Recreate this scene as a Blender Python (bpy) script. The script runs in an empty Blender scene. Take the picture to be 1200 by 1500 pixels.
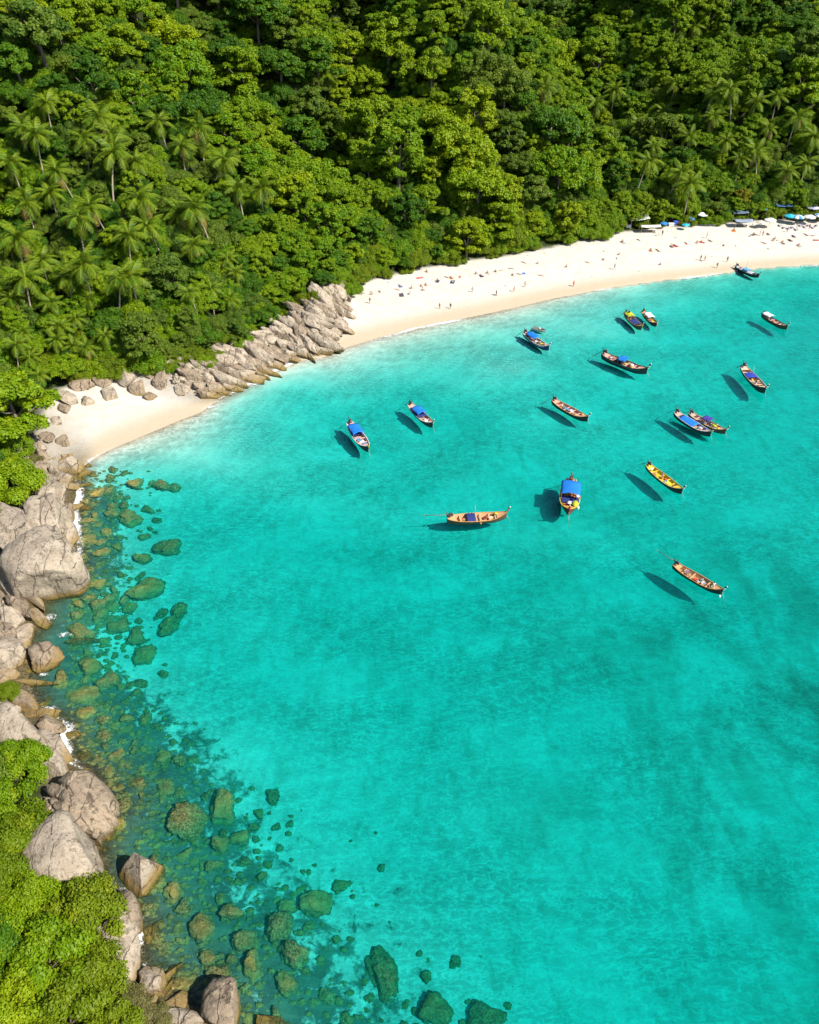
import bpy, bmesh, math, random
import numpy as np
from mathutils import Vector, Matrix, noise, Euler

random.seed(7)
RNG = np.random.default_rng(7)
scene = bpy.context.scene
COL = scene.collection

# ------------------------------------------------------------------ camera
F_PX, CAM_H, PITCH = 1150.0, 80.0, math.radians(38.0)
cam_data = bpy.data.cameras.new("camera")
cam_data.sensor_fit = 'HORIZONTAL'
cam_data.sensor_width = 36.0
cam_data.lens = 36.0 * F_PX / 1200.0
cam_data.clip_start = 0.5
cam_data.clip_end = 9000.0
cam = bpy.data.objects.new("camera", cam_data)
cam.location = (0, 0, CAM_H)
cam.rotation_euler = (math.radians(90) - PITCH, 0, 0)
COL.objects.link(cam)
scene.camera = cam

# ------------------------------------------------------------------ sky, sun, exposure
SUN_VEC = Vector((1.12, -0.64, 1.32)).normalized()
SUN_EL = math.asin(SUN_VEC.z)
SUN_AZ = math.atan2(SUN_VEC.x, SUN_VEC.y)
world = bpy.data.worlds.new("World")
scene.world = world
world.use_nodes = True
wn = world.node_tree.nodes
wl = world.node_tree.links
wn.clear()
w_out = wn.new('ShaderNodeOutputWorld')
w_bg = wn.new('ShaderNodeBackground')
w_sky = wn.new('ShaderNodeTexSky')
w_sky.sky_type = 'NISHITA'
w_sky.sun_disc = False
w_sky.sun_elevation = SUN_EL
w_sky.sun_rotation = SUN_AZ
w_sky.air_density = 1.0
w_sky.dust_density = 0.6
w_bg.inputs['Strength'].default_value = 0.095
wl.new(w_sky.outputs['Color'], w_bg.inputs['Color'])
wl.new(w_bg.outputs['Background'], w_out.inputs['Surface'])

sun_data = bpy.data.lights.new("sun", 'SUN')
sun_data.energy = 4.8
sun_data.angle = math.radians(0.5)
sun_data.color = (1.0, 0.94, 0.84)
sun = bpy.data.objects.new("sun", sun_data)
sun.rotation_euler = (-SUN_VEC).to_track_quat('-Z', 'Y').to_euler()
sun.location = SUN_VEC * 300
COL.objects.link(sun)

scene.view_settings.view_transform = 'Standard'
scene.view_settings.look = 'None'
scene.view_settings.exposure = 0.75
scene.view_settings.gamma = 1.0
scene.view_settings.use_curve_mapping = False
scene.render.engine = 'CYCLES'
scene.cycles.use_denoising = True
scene.cycles.max_bounces = 8
scene.cycles.diffuse_bounces = 3
scene.cycles.glossy_bounces = 2
scene.cycles.transmission_bounces = 4
scene.cycles.transparent_max_bounces = 12
scene.cycles.caustics_reflective = False
scene.cycles.caustics_refractive = False

# ------------------------------------------------------------------ photo measurement -> world
CT, ST = math.cos(PITCH), math.sin(PITCH)

def ray(px, py):
    u, v = (px - 600.0) / F_PX, (py - 750.0) / F_PX
    return Vector((u, CT - v * ST, -ST - v * CT))

def G(px, py, z=0.0):
    d = ray(px, py)
    t = (z - CAM_H) / d.z
    return Vector((d.x * t, d.y * t, z))

def proj(x, y, z):
    dz = z - CAM_H
    depth = y * CT - dz * ST
    up = y * ST + dz * CT
    return 600 + F_PX * x / depth, 750 - F_PX * up / depth, depth

def px_scale(p):
    return F_PX / (p[1] * CT - (p[2] - CAM_H) * ST)

def heading(p0, p1, z=0.5):
    a, b = G(p0[0], p0[1], z), G(p1[0], p1[1], z)
    d = b - a
    return (a + b) / 2, math.atan2(d.y, d.x), d.length

# ------------------------------------------------------------------ numpy noise
def _hash(ix, iy, seed):
    h = (ix.astype(np.int64) * 374761393 + iy.astype(np.int64) * 668265263 + seed * 974711) & 0x7fffffff
    h = ((h ^ (h >> 13)) * 1274126177) & 0x7fffffff
    return ((h ^ (h >> 16)) & 0xffff) / 65535.0

def vnoise(x, y, seed=0):
    x = np.asarray(x, float); y = np.asarray(y, float)
    ix, iy = np.floor(x), np.floor(y)
    fx, fy = x - ix, y - iy
    fx = fx * fx * (3 - 2 * fx); fy = fy * fy * (3 - 2 * fy)
    a = _hash(ix, iy, seed); b = _hash(ix + 1, iy, seed)
    c = _hash(ix, iy + 1, seed); d = _hash(ix + 1, iy + 1, seed)
    return (a + (b - a) * fx) * (1 - fy) + (c + (d - c) * fx) * fy

def fbm(x, y, seed=0, octv=4):
    s = 0; a = 0.5; t = 0
    for i in range(octv):
        s = s + a * vnoise(np.asarray(x) * 2 ** i, np.asarray(y) * 2 ** i, seed + i * 17)
        t += a; a *= 0.5
    return s / t

def sstep(a, b, x):
    t = np.clip((x - a) / (b - a), 0, 1)
    return t * t * (3 - 2 * t)

# ------------------------------------------------------------------ materials
MATS = {}

class NT:
    """small helper for building node trees"""
    def __init__(self, name):
        self.m = bpy.data.materials.new(name)
        self.m.use_nodes = True
        self.n = self.m.node_tree.nodes
        self.l = self.m.node_tree.links
        self.n.clear()
        self.out = self.n.new('ShaderNodeOutputMaterial')
    def node(self, typ, ins=None, **props):
        nd = self.n.new(typ)
        for k, v in props.items():
            setattr(nd, k, v)
        for k, v in (ins or {}).items():
            self.set(nd, k, v)
        return nd
    def set(self, nd, k, v):
        sock = nd.inputs[k]
        if isinstance(v, bpy.types.NodeSocket):
            self.l.new(v, sock)
        else:
            if hasattr(sock.default_value, '__len__') and not hasattr(v, '__len__'):
                v = (v, v, v, 1)[:len(sock.default_value)]
            elif hasattr(v, '__len__') and len(v) == 3 and len(sock.default_value) == 4:
                v = (*v, 1)
            sock.default_value = v
    def mix(self, fac, a, b, blend='MIX'):
        nd = self.n.new('ShaderNodeMix')
        nd.data_type = 'RGBA'; nd.blend_type = blend
        for k, v in ((0, fac), (6, a), (7, b)):
            self.set(nd, k, v)
        return nd.outputs[2]
    def math(self, op, a, b=None, clamp=False):
        nd = self.n.new('ShaderNodeMath'); nd.operation = op; nd.use_clamp = clamp
        self.set(nd, 0, a)
        if b is not None:
            self.set(nd, 1, b)
        return nd.outputs[0]
    def rng(self, v, a, b, c=0.0, d=1.0):
        nd = self.n.new('ShaderNodeMapRange'); nd.interpolation_type = 'SMOOTHSTEP'
        for k, x in zip(('Value', 'From Min', 'From Max', 'To Min', 'To Max'), (v, a, b, c, d)):
            self.set(nd, k, x)
        return nd.outputs[0]
    def noise(self, vec, scale, detail=4, rough=0.55, dist=0.0):
        nd = self.node('ShaderNodeTexNoise', {'Scale': scale, 'Detail': detail, 'Roughness': rough, 'Distortion': dist})
        if vec is not None:
            self.l.new(vec, nd.inputs['Vector'])
        return nd.outputs['Fac']
    def attr(self, name):
        return self.node('ShaderNodeAttribute', attribute_name=name).outputs['Fac']
    def pos(self):
        return self.node('ShaderNodeNewGeometry').outputs['Position']
    def objco(self):
        return self.node('ShaderNodeTexCoord').outputs['Object']
    def mapping(self, vec, scale, rot=(0, 0, 0)):
        nd = self.node('ShaderNodeMapping')
        self.l.new(vec, nd.inputs['Vector'])
        nd.inputs['Scale'].default_value = scale
        nd.inputs['Rotation'].default_value = rot
        return nd.outputs['Vector']
    def bump(self, h, strength, dist):
        return self.node('ShaderNodeBump', {'Height': h, 'Strength': strength, 'Distance': dist}).outputs['Normal']
    def principled(self, base, rough=0.7, normal=None, spec=0.3, metal=0.0):
        p = self.node('ShaderNodeBsdfPrincipled', {'Base Color': base, 'Roughness': rough, 'Metallic': metal})
        p.inputs['Specular IOR Level'].default_value = spec
        if normal is not None:
            self.l.new(normal, p.inputs['Normal'])
        self.l.new(p.outputs[0], self.out.inputs['Surface'])
        return p

def paint(name, col, rough=0.55, wear=0.25, scale=3.0):
    """plain painted / cloth / wood surface with a little grime and fading"""
    if name in MATS:
        return MATS[name]
    t = NT(name)
    co = t.objco()
    n1 = t.noise(co, scale, 5, 0.6)
    n2 = t.noise(co, scale * 6, 3, 0.6)
    c = t.mix(t.rng(n1, 0.35, 0.75, 0, wear), col, tuple(x * 0.45 + 0.03 for x in col))
    c = t.mix(t.rng(n2, 0.55, 0.8, 0, wear * 0.6), c, tuple(min(1, x * 0.7 + 0.2) for x in col))
    t.principled(c, rough, t.bump(n2, 0.25, 0.01))
    MATS[name] = t.m
    return t.m

def object_colour_mat(name, rough=0.8):
    """cloth whose dye is the object's own colour"""
    if name in MATS:
        return MATS[name]
    t = NT(name)
    oc = t.node('ShaderNodeObjectInfo').outputs['Color']
    n1 = t.noise(t.objco(), 5.0, 4, 0.6)
    c = t.mix(t.rng(n1, 0.4, 0.75, 0, 0.3), oc, t.mix(0.5, oc, (0.35, 0.33, 0.3)))
    t.principled(c, rough, t.bump(n1, 0.2, 0.02))
    MATS[name] = t.m
    return t.m

def striped_mat(name, c1, c2, n=8):
    if name in MATS:
        return MATS[name]
    t = NT(name)
    sep = t.node('ShaderNodeSeparateXYZ', {0: t.objco()})
    ang = t.math('ARCTAN2', sep.outputs[1], sep.outputs[0])
    s = t.math('SINE', t.math('MULTIPLY', ang, n / 2))
    c = t.mix(t.rng(s, -0.05, 0.05), c1, c2)
    t.principled(c, 0.8)
    MATS[name] = t.m
    return t.m

# ------------------------------------------------------------------ object helpers
def tag(o, label=None, cat=None, group=None, kind=None):
    if label: o['label'] = label
    if cat: o['category'] = cat
    if group: o['group'] = group
    if kind: o['kind'] = kind
    return o

def link(o, parent=None):
    COL.objects.link(o)
    if parent is not None:
        o.parent = parent
    return o

def empty(name, loc=(0, 0, 0), rz=0.0, scale=1.0):
    o = bpy.data.objects.new(name, None)
    o.empty_display_size = 0.3
    o.location = loc
    o.rotation_euler = (0, 0, rz)
    o.scale = (scale,) * 3
    return link(o)

def mesh_obj(name, me, mat=None, parent=None, loc=None, rot=None, scale=None):
    o = bpy.data.objects.new(name, me)
    if mat is not None:
        if len(me.materials) == 0:
            me.materials.append(mat)
        elif me.materials[0] != mat:
            o.material_slots[0].link = 'OBJECT'
            o.material_slots[0].material = mat
    if loc is not None: o.location = loc
    if rot is not None: o.rotation_euler = rot
    if scale is not None: o.scale = scale if hasattr(scale, '__len__') else (scale,) * 3
    return link(o, parent)

def copy_tree(root, loc=None, rz=None, scale=None):
    r = root.copy(); COL.objects.link(r)
    if loc is not None: r.location = loc
    if rz is not None: r.rotation_euler = (0, 0, rz)
    if scale is not None: r.scale = scale if hasattr(scale, '__len__') else (scale,) * 3
    for ch in list(root.children):
        c = ch.copy(); COL.objects.link(c); c.parent = r
        for g in list(ch.children):
            d = g.copy(); COL.objects.link(d); d.parent = c
    return r

class MB:
    def __init__(self):
        self.v = []; self.f = []
    def add(self, vs, fs):
        o = len(self.v)
        self.v += [tuple(p) for p in vs]
        self.f += [tuple(i + o for i in f) for f in fs]
        return self
    def box(self, c, s, rot=None, taper=1.0):
        R = rot.to_matrix() if isinstance(rot, Euler) else (Matrix.Rotation(rot, 3, 'Z') if rot else Matrix.Identity(3))
        vs = []
        for z in (-.5, .5):
            k = 1.0 if z < 0 else taper
            for x, y in ((-.5, -.5), (.5, -.5), (.5, .5), (-.5, .5)):
                vs.append(Vector(c) + R @ Vector((x * s[0] * k, y * s[1] * k, z * s[2])))
        return self.add(vs, [(3, 2, 1, 0), (4, 5, 6, 7), (0, 1, 5, 4), (1, 2, 6, 5), (2, 3, 7, 6), (3, 0, 4, 7)])
    def tube(self, pts, rad, n=6, cap=True):
        pts = [Vector(p) for p in pts]
        if not hasattr(rad, '__len__'): rad = [rad] * len(pts)
        vs, fs = [], []
        for i, p in enumerate(pts):
            d = (pts[min(i + 1, len(pts) - 1)] - pts[max(i - 1, 0)]).normalized()
            a = d.cross(Vector((0, 0, 1)))
            if a.length < 1e-3: a = Vector((1, 0, 0))
            a.normalize(); b = d.cross(a)
            for k in range(n):
                t = 2 * math.pi * k / n
                vs.append(p + (a * math.cos(t) + b * math.sin(t)) * rad[i])
        for i in range(len(pts) - 1):
            for k in range(n):
                fs.append((i * n + k, i * n + (k + 1) % n, (i + 1) * n + (k + 1) % n, (i + 1) * n + k))
        if cap:
            fs.append(tuple(range(n - 1, -1, -1)))
            fs.append(tuple(range((len(pts) - 1) * n, len(pts) * n)))
        return self.add(vs, fs)
    def loft(self, secs, closed=False):
        m = len(secs[0]); vs = [p for s in secs for p in s]; fs = []
        for i in range(len(secs) - 1):
            for k in range(m if closed else m - 1):
                fs.append((i * m + k, i * m + (k + 1) % m, (i + 1) * m + (k + 1) % m, (i + 1) * m + k))
        return self.add(vs, fs)
    def blob(self, c, r, sq=(1, 1, 1), seed=0, amp=0.2, sub=2):
        bm = bmesh.new(); bmesh.ops.create_icosphere(bm, subdivisions=sub, radius=1)
        vs = []
        for v in bm.verts:
            k = r * (1 + amp * noise.noise(v.co * 1.7 + Vector((seed * 3.1, seed, 0))))
            vs.append((c[0] + v.co.x * k * sq[0], c[1] + v.co.y * k * sq[1], c[2] + v.co.z * k * sq[2]))
        fs = [tuple(x.index for x in f.verts) for f in bm.faces]
        bm.free()
        return self.add(vs, fs)
    def mesh(self, name, smooth=False):
        me = bpy.data.meshes.new(name)
        me.from_pydata(self.v, [], self.f)
        me.update()
        if smooth:
            me.polygons.foreach_set('use_smooth', [True] * len(me.polygons))
        return me
    def build(self, name, mat, parent=None, smooth=False, thick=0.0):
        me = self.mesh(name, smooth)
        o = mesh_obj(name, me, mat, parent)
        if thick:
            md = o.modifiers.new('thickness', 'SOLIDIFY'); md.thickness = thick; md.offset = 0
        return o

def quads_mesh(name, P, tone=None, smooth=False):
    """P: (n,4,3) array of quads"""
    n = len(P)
    me = bpy.data.meshes.new(name)
    me.vertices.add(n * 4); me.loops.add(n * 4); me.polygons.add(n)
    me.vertices.foreach_set('co', P.reshape(-1).astype(np.float32))
    me.loops.foreach_set('vertex_index', np.arange(n * 4, dtype=np.int32))
    me.polygons.foreach_set('loop_start', np.arange(0, n * 4, 4, dtype=np.int32))
    me.update(calc_edges=True)
    if tone is not None:
        at = me.attributes.new('tone', 'FLOAT', 'POINT')
        at.data.foreach_set('value', np.repeat(tone, 4).astype(np.float32))
    me.validate()
    return me

# ------------------------------------------------------------------ coast lines, measured on the photograph
S, R = 0, 1      # sandy / rocky stretch that starts at this point
SHORE_PX = [(1900, 352, S), (1500, 368, S), (1300, 379, S), (1200, 388, S), (1120, 393, S), (1040, 404, S), (960, 413, S), (880, 425, S),
            (800, 440, S), (720, 458, S), (640, 474, S), (560, 493, S), (510, 508, S), (476, 522, R), (440, 527, R), (395, 548, R),
            (350, 570, R), (322, 584, S), (296, 603, S), (255, 619, S), (205, 640, S), (160, 659, S), (125, 680, R),
            (112, 700, R), (118, 730, R), (108, 765, R), (112, 800, R), (112, 835, R), (92, 862, R), (60, 885, R), (62, 910, R),
            (40, 935, R), (45, 960, R), (40, 1000, R), (55, 1040, R), (96, 1062, R), (100, 1110, R), (135, 1135, R),
            (166, 1185, R), (140, 1230, R), (150, 1290, R), (188, 1325, R), (204, 1370, R), (202, 1420, R), (238, 1448, R),
            (300, 1490, R), (335, 1560, R)]
shore = [(G(a, b).x, G(a, b).y, k) for a, b, k in SHORE_PX]
shore += [(-11.0, 6.0, R), (-9.0, -40.0, R), (-40.0, -400.0, R)]
shore = [(3500.0, 420.0, S), (900.0, 330.0, S)] + shore
LAND = [(x, y) for x, y, _ in shore] + [(-3500, -500), (-3500, 5000), (3500, 5000)]

VEG_PX = [(1900, 285, 3), (1500, 303, 3), (1300, 312, 3), (1200, 316, 3), (1100, 318, 3), (1000, 325, 3), (920, 333, 3), (860, 345, 3),
          (780, 361, 3), (700, 373, 3), (640, 382, 3), (580, 394, 3), (530, 404, 3.5), (508, 416, 5), (480, 424, 6), (440, 440, 6),
          (400, 462, 6), (350, 490, 6), (300, 510, 6),
          (240, 526, 5), (170, 530, 5), (110, 542, 4), (70, 562, 4), (52, 600, 4), (48, 650, 4), (24, 678, 4),
          (40, 715, 4), (10, 760, 5), (-40, 800, 6), (-60, 900, 6), (-40, 1000, 4), (0, 1020, 4), (20, 1040, 4), (45, 1090, 4),
          (60, 1140, 4), (52, 1180, 4), (72, 1230, 4), (80, 1290, 4), (150, 1325, 4), (170, 1380, 4), (190, 1430, 3),
          (240, 1475, 3), (285, 1550, 3)]
vegl = [(G(a, b, z).x, G(a, b, z).y) for a, b, z in VEG_PX]
vegl = [(3500, 520), (900, 400)] + vegl + [(-15.0, 6.0), (-13.0, -40.0), (-45.0, -400.0)]
VEG = vegl + [(-3500, -500), (-3500, 5000), (3500, 5000)]

def seg_dist(X, Y, segs):
    d2 = np.full(X.shape, 1e18)
    for (ax, ay), (bx, by) in segs:
        dx, dy = bx - ax, by - ay
        L2 = dx * dx + dy * dy + 1e-9
        t = np.clip(((X - ax) * dx + (Y - ay) * dy) / L2, 0, 1)
        d2 = np.minimum(d2, (X - ax - t * dx) ** 2 + (Y - ay - t * dy) ** 2)
    return np.sqrt(d2)

def inside(X, Y, poly):
    r = np.zeros(X.shape, bool)
    n = len(poly)
    for i in range(n):
        ax, ay = poly[i]; bx, by = poly[(i + 1) % n]
        c = ((ay > Y) != (by > Y))
        with np.errstate(divide='ignore', invalid='ignore'):
            xi = (bx - ax) * (Y - ay) / (by - ay + 1e-12) + ax
        r ^= c & (X < xi)
    return r

sand_segs = [((a[0], a[1]), (b[0], b[1])) for a, b in zip(shore, shore[1:]) if a[2] == S]
rock_segs = [((a[0], a[1]), (b[0], b[1])) for a, b in zip(shore, shore[1:]) if a[2] == R]
veg_segs = list(zip(vegl, vegl[1:]))

def fields(X, Y):
    ds, dr = seg_dist(X, Y, sand_segs), seg_dist(X, Y, rock_segs)
    d = np.minimum(ds, dr) * np.where(inside(X, Y, LAND), 1, -1)
    wr = sstep(-4, 4, ds - dr)
    dv = seg_dist(X, Y, veg_segs) * np.where(inside(X, Y, VEG), 1, -1)
    return d, wr, dv, ds, dr

HEAD_PX = [(318, 588, 0), (400, 550, 0), (478, 526, 0), (494, 480, 2), (514, 436, 3), (510, 408, 4), (462, 402, 7), (400, 440, 8), (300, 492, 8), (236, 515, 6), (262, 548, 3)]
HEADP = [(G(a, b, z).x, G(a, b, z).y) for a, b, z in HEAD_PX]
def height(X, Y):
    d, wr, dv, ds, dr = fields(X, Y)
    hin = inside(X, Y, HEADP)
    hd = seg_dist(X, Y, list(zip(HEADP, HEADP[1:] + HEADP[:1])))
    in_head = np.where(hin, sstep(-.5, 5, hd), 0)
    wr = np.where(hin, np.maximum(wr, sstep(-.5, 1.0, hd)), wr)
    dp = np.maximum(d, 0); dn = np.maximum(-d, 0)
    sand = 3.4 * (1 - np.exp(-dp * 0.085 / 3.4)) + 0.12 * (fbm(X / 5, Y / 5, 3) - .5) * sstep(2, 10, dp)
    headland = sstep(150, 168, Y) * sstep(-62, -50, X)
    rock = (4.0 * (1 - np.exp(-dp * 0.42 / 4.0))) * (1 - headland) + 9.0 * (1 - np.exp(-dp * 0.85 / 9.0)) * headland
    rock = np.where(headland > .5, np.minimum(rock, sand + 0.7 + 3.4 * in_head), rock)
    land = sand * (1 - wr) + rock * wr
    hv = np.maximum(dv - 1.0, 0)
    n = fbm(X / 70, Y / 70, 11, 3)
    n2 = fbm(X / 28, Y / 28, 5, 3)
    # two spurs run down to the beach, a gully between them and the headland
    spur = np.exp(-((X - 22 + 0.15 * (Y - 240)) / 20) ** 2) * 0.30 - np.exp(-((X + 22 - 0.10 * (Y - 240)) / 13) ** 2) * 0.32 \
        - np.exp(-((X - 62) / 16) ** 2) * 0.20
    slope = 0.56 + 0.50 * (n - .5) + 0.40 * (n2 - .5) + spur * sstep(8, 40, dv) * sstep(190, 225, Y)
    near = sstep(135, 165, Y)
    slope = slope * near + 0.35 * (1 - near)
    hill = 170 * (1 - np.exp(-slope * hv / 170))
    rel = fbm(X / 38 + 3.1, Y / 55, 41, 2) - .5
    hill = hill + near * sstep(8, 35, dv) * (26 * rel + 7 * np.abs(fbm(X / 16, Y / 22, 51, 2) - .5))
    hill = np.maximum(hill, 0)
    sea_s = -2.4 * (1 - np.exp(-dn * 0.056 / 2.4))
    sea_r = -2.8 * (1 - np.exp(-dn * 0.23 / 2.8))
    wr2 = sstep(-10, 12, ds - dr) * sstep(160, 135, Y)
    sea = sea_s * (1 - wr2) + sea_r * wr2
    sea = sea + sstep(6, 25, dn) * (0.9 * (fbm(X / 22, Y / 22, 21, 3) - .5) + 0.30 * (fbm(X / 5, Y / 5, 31, 3) - .5))
    sea = sea - 0.6 * sstep(25, 100, X) - 0.5 * sstep(60, 20, Y) * sstep(-20, 40, X) - 10 * sstep(150, 600, X)
    return np.where(d > 0, land + hill, sea), d, wr, dv, dr, ds

def axis(lo, hi, step, far0, far1):
    mid = np.arange(lo, hi + .01, step)
    up = hi + (far1 - hi) * (np.linspace(0, 1, 26)[1:] ** 2.4)
    dn = lo - (lo - far0) * (np.linspace(0, 1, 26)[1:] ** 2.4)
    return np.concatenate([dn[::-1], mid, up])

GX = axis(-190, 200, 1.2, -3400, 3400)
GY = axis(4, 400, 1.2, -450, 4800)
XX, YY = np.meshgrid(GX, GY)
ZZ, DD, WR, DV, DR, DS = height(XX, YY)

def interp(A, x, y):
    x = np.asarray(x, float); y = np.asarray(y, float)
    i = np.clip(np.searchsorted(GX, x) - 1, 0, len(GX) - 2)
    j = np.clip(np.searchsorted(GY, y) - 1, 0, len(GY) - 2)
    fx = np.clip((x - GX[i]) / (GX[i + 1] - GX[i]), 0, 1); fy = np.clip((y - GY[j]) / (GY[j + 1] - GY[j]), 0, 1)
    return (A[j, i] * (1 - fx) + A[j, i + 1] * fx) * (1 - fy) + (A[j + 1, i] * (1 - fx) + A[j + 1, i + 1] * fx) * fy

def zt(x, y):
    return float(interp(ZZ, x, y))

T_MARCH = np.arange(20, 700, 0.4)
def hit(px, py, off=0.0):
    """where the sight line of a photo pixel meets the terrain (raised by off metres)"""
    d = ray(px, py).normalized()
    xs, ys, zs = d.x * T_MARCH, d.y * T_MARCH, CAM_H + d.z * T_MARCH
    below = zs < interp(ZZ, xs, ys) + off
    k = int(np.argmax(below)) if below.any() else len(T_MARCH) - 1
    return Vector((xs[k], ys[k], zs[k] - off))

# ------------------------------------------------------------------ terrain: hillside, beaches and seabed in one sheet
def build_terrain():
    nx, ny = len(GX), len(GY)
    co = np.stack([XX, YY, ZZ], -1).reshape(-1, 3)
    idx = np.arange(nx * ny).reshape(ny, nx)
    q = np.stack([idx[:-1, :-1], idx[:-1, 1:], idx[1:, 1:], idx[1:, :-1]], -1).reshape(-1, 4)
    me = bpy.data.meshes.new('terrain')
    me.vertices.add(len(co)); me.loops.add(q.size); me.polygons.add(len(q))
    me.vertices.foreach_set('co', co.reshape(-1).astype(np.float32))
    me.loops.foreach_set('vertex_index', q.reshape(-1).astype(np.int32))
    me.polygons.foreach_set('loop_start', np.arange(0, q.size, 4, dtype=np.int32))
    me.update(calc_edges=True)
    me.polygons.foreach_set('use_smooth', np.ones(len(q), bool))
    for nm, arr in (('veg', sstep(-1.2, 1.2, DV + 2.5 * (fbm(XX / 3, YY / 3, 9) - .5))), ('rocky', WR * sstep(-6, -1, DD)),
                    ('reef', np.where(DD < 0, np.exp(-(np.maximum(DR - 3, 0) / (4.5 + 9.5 * sstep(85, 45, YY))) ** 2) * sstep(3, 14, DS) * sstep(150, 130, YY), 0)), ('cobble', WR * sstep(150, 138, YY) * sstep(-3, -1, DD))):
        a = me.attributes.new(nm, 'FLOAT', 'POINT')
        a.data.foreach_set('value', arr.reshape(-1).astype(np.float32))
    t = NT('sand_and_soil')
    p = t.pos()
    z = t.node('ShaderNodeSeparateXYZ', {0: p}).outputs[2]
    n_big = t.noise(p, 0.09, 4, 0.6)
    n_mid = t.noise(p, 0.45, 5, 0.6)
    n_fine = t.noise(p, 3.5, 4, 0.65)
    dry = t.mix(t.rng(n_mid, 0.35, 0.7), (0.58, 0.54, 0.475), (0.52, 0.475, 0.40))
    dry = t.mix(t.rng(n_fine, 0.48, 0.72, 0, 0.45), dry, (0.40, 0.345, 0.27))
    wetz = t.math('ADD', z, t.math('MULTIPLY', t.math('SUBTRACT', n_mid, 0.5), 0.30))
    sand = t.mix(t.rng(wetz, 0.18, 0.70), (0.45, 0.375, 0.265), dry)
    # submerged sand: pale, with patches of weed and rubble
    bed = t.mix(t.rng(n_mid, 0.3, 0.7), (0.79, 0.76, 0.67), (0.71, 0.69, 0.60))
    ripple = t.noise(t.mapping(p, (0.55, 0.22, 0.5), (0, 0, 0.35)), 1.0, 5, 0.62, 0.4)
    bed = t.mix(t.math('MULTIPLY', t.rng(ripple, 0.46, 0.72, 0, 0.42), t.rng(z, -0.4, -1.5)), bed, (0.28, 0.31, 0.22))
    sx = t.node('ShaderNodeSeparateXYZ', {0: p})
    weed_zone = t.math('MULTIPLY', t.rng(sx.outputs[0], -8, 55), t.rng(sx.outputs[1], 130, 60))
    weed_n = t.noise(t.mapping(p, (0.8, 0.45, 1), (0, 0, -0.5)), 0.10, 4, 0.6, 0.3)
    weed = t.math('MULTIPLY', t.rng(weed_n, 0.46, 0.68), t.math('ADD', t.math('MULTIPLY', weed_zone, 0.62), 0.12), True)
    bed = t.mix(weed, bed, t.mix(t.rng(n_mid, 0.4, 0.6), (0.10, 0.14, 0.07), (0.24, 0.28, 0.17)))
    reef_n = t.noise(p, 0.45, 7, 0.72, 0.3)
    reef = t.math('MULTIPLY', t.rng(t.math('ADD', t.attr('reef'), t.math('MULTIPLY', t.math('SUBTRACT', reef_n, 0.5), 2.4)), 0.42, 0.75), 0.85)
    bed = t.mix(reef, bed, t.mix(t.rng(reef_n, 0.4, 0.62), (0.014, 0.022, 0.012), (0.085, 0.09, 0.04)))
    c = t.mix(t.rng(z, -0.12, 0.02), bed, sand)
    rockc = t.mix(t.rng(n_fine, 0.35, 0.7), (0.22, 0.18, 0.13), (0.11, 0.09, 0.06))
    c = t.mix(t.math('MULTIPLY', t.attr('rocky'), t.rng(z, 0.0, 0.4)), c, rockc)
    c = t.mix(t.math('MULTIPLY', t.attr('cobble'), t.rng(z, 1.4, 0.5)), c, t.mix(t.rng(n_fine, 0.38, 0.62), (0.13, 0.10, 0.045), (0.05, 0.042, 0.022)))
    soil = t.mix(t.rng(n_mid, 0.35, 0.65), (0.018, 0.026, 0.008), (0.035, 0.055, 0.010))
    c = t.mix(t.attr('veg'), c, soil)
    h = t.math('ADD', t.math('MULTIPLY', n_mid, 0.5), t.math('MULTIPLY', n_fine, 0.25))
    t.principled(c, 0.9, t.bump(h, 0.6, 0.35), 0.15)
    me.materials.append(t.m)
    o = link(bpy.data.objects.new('ground', me))
    tag(o, kind='structure')

build_terrain()

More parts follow.
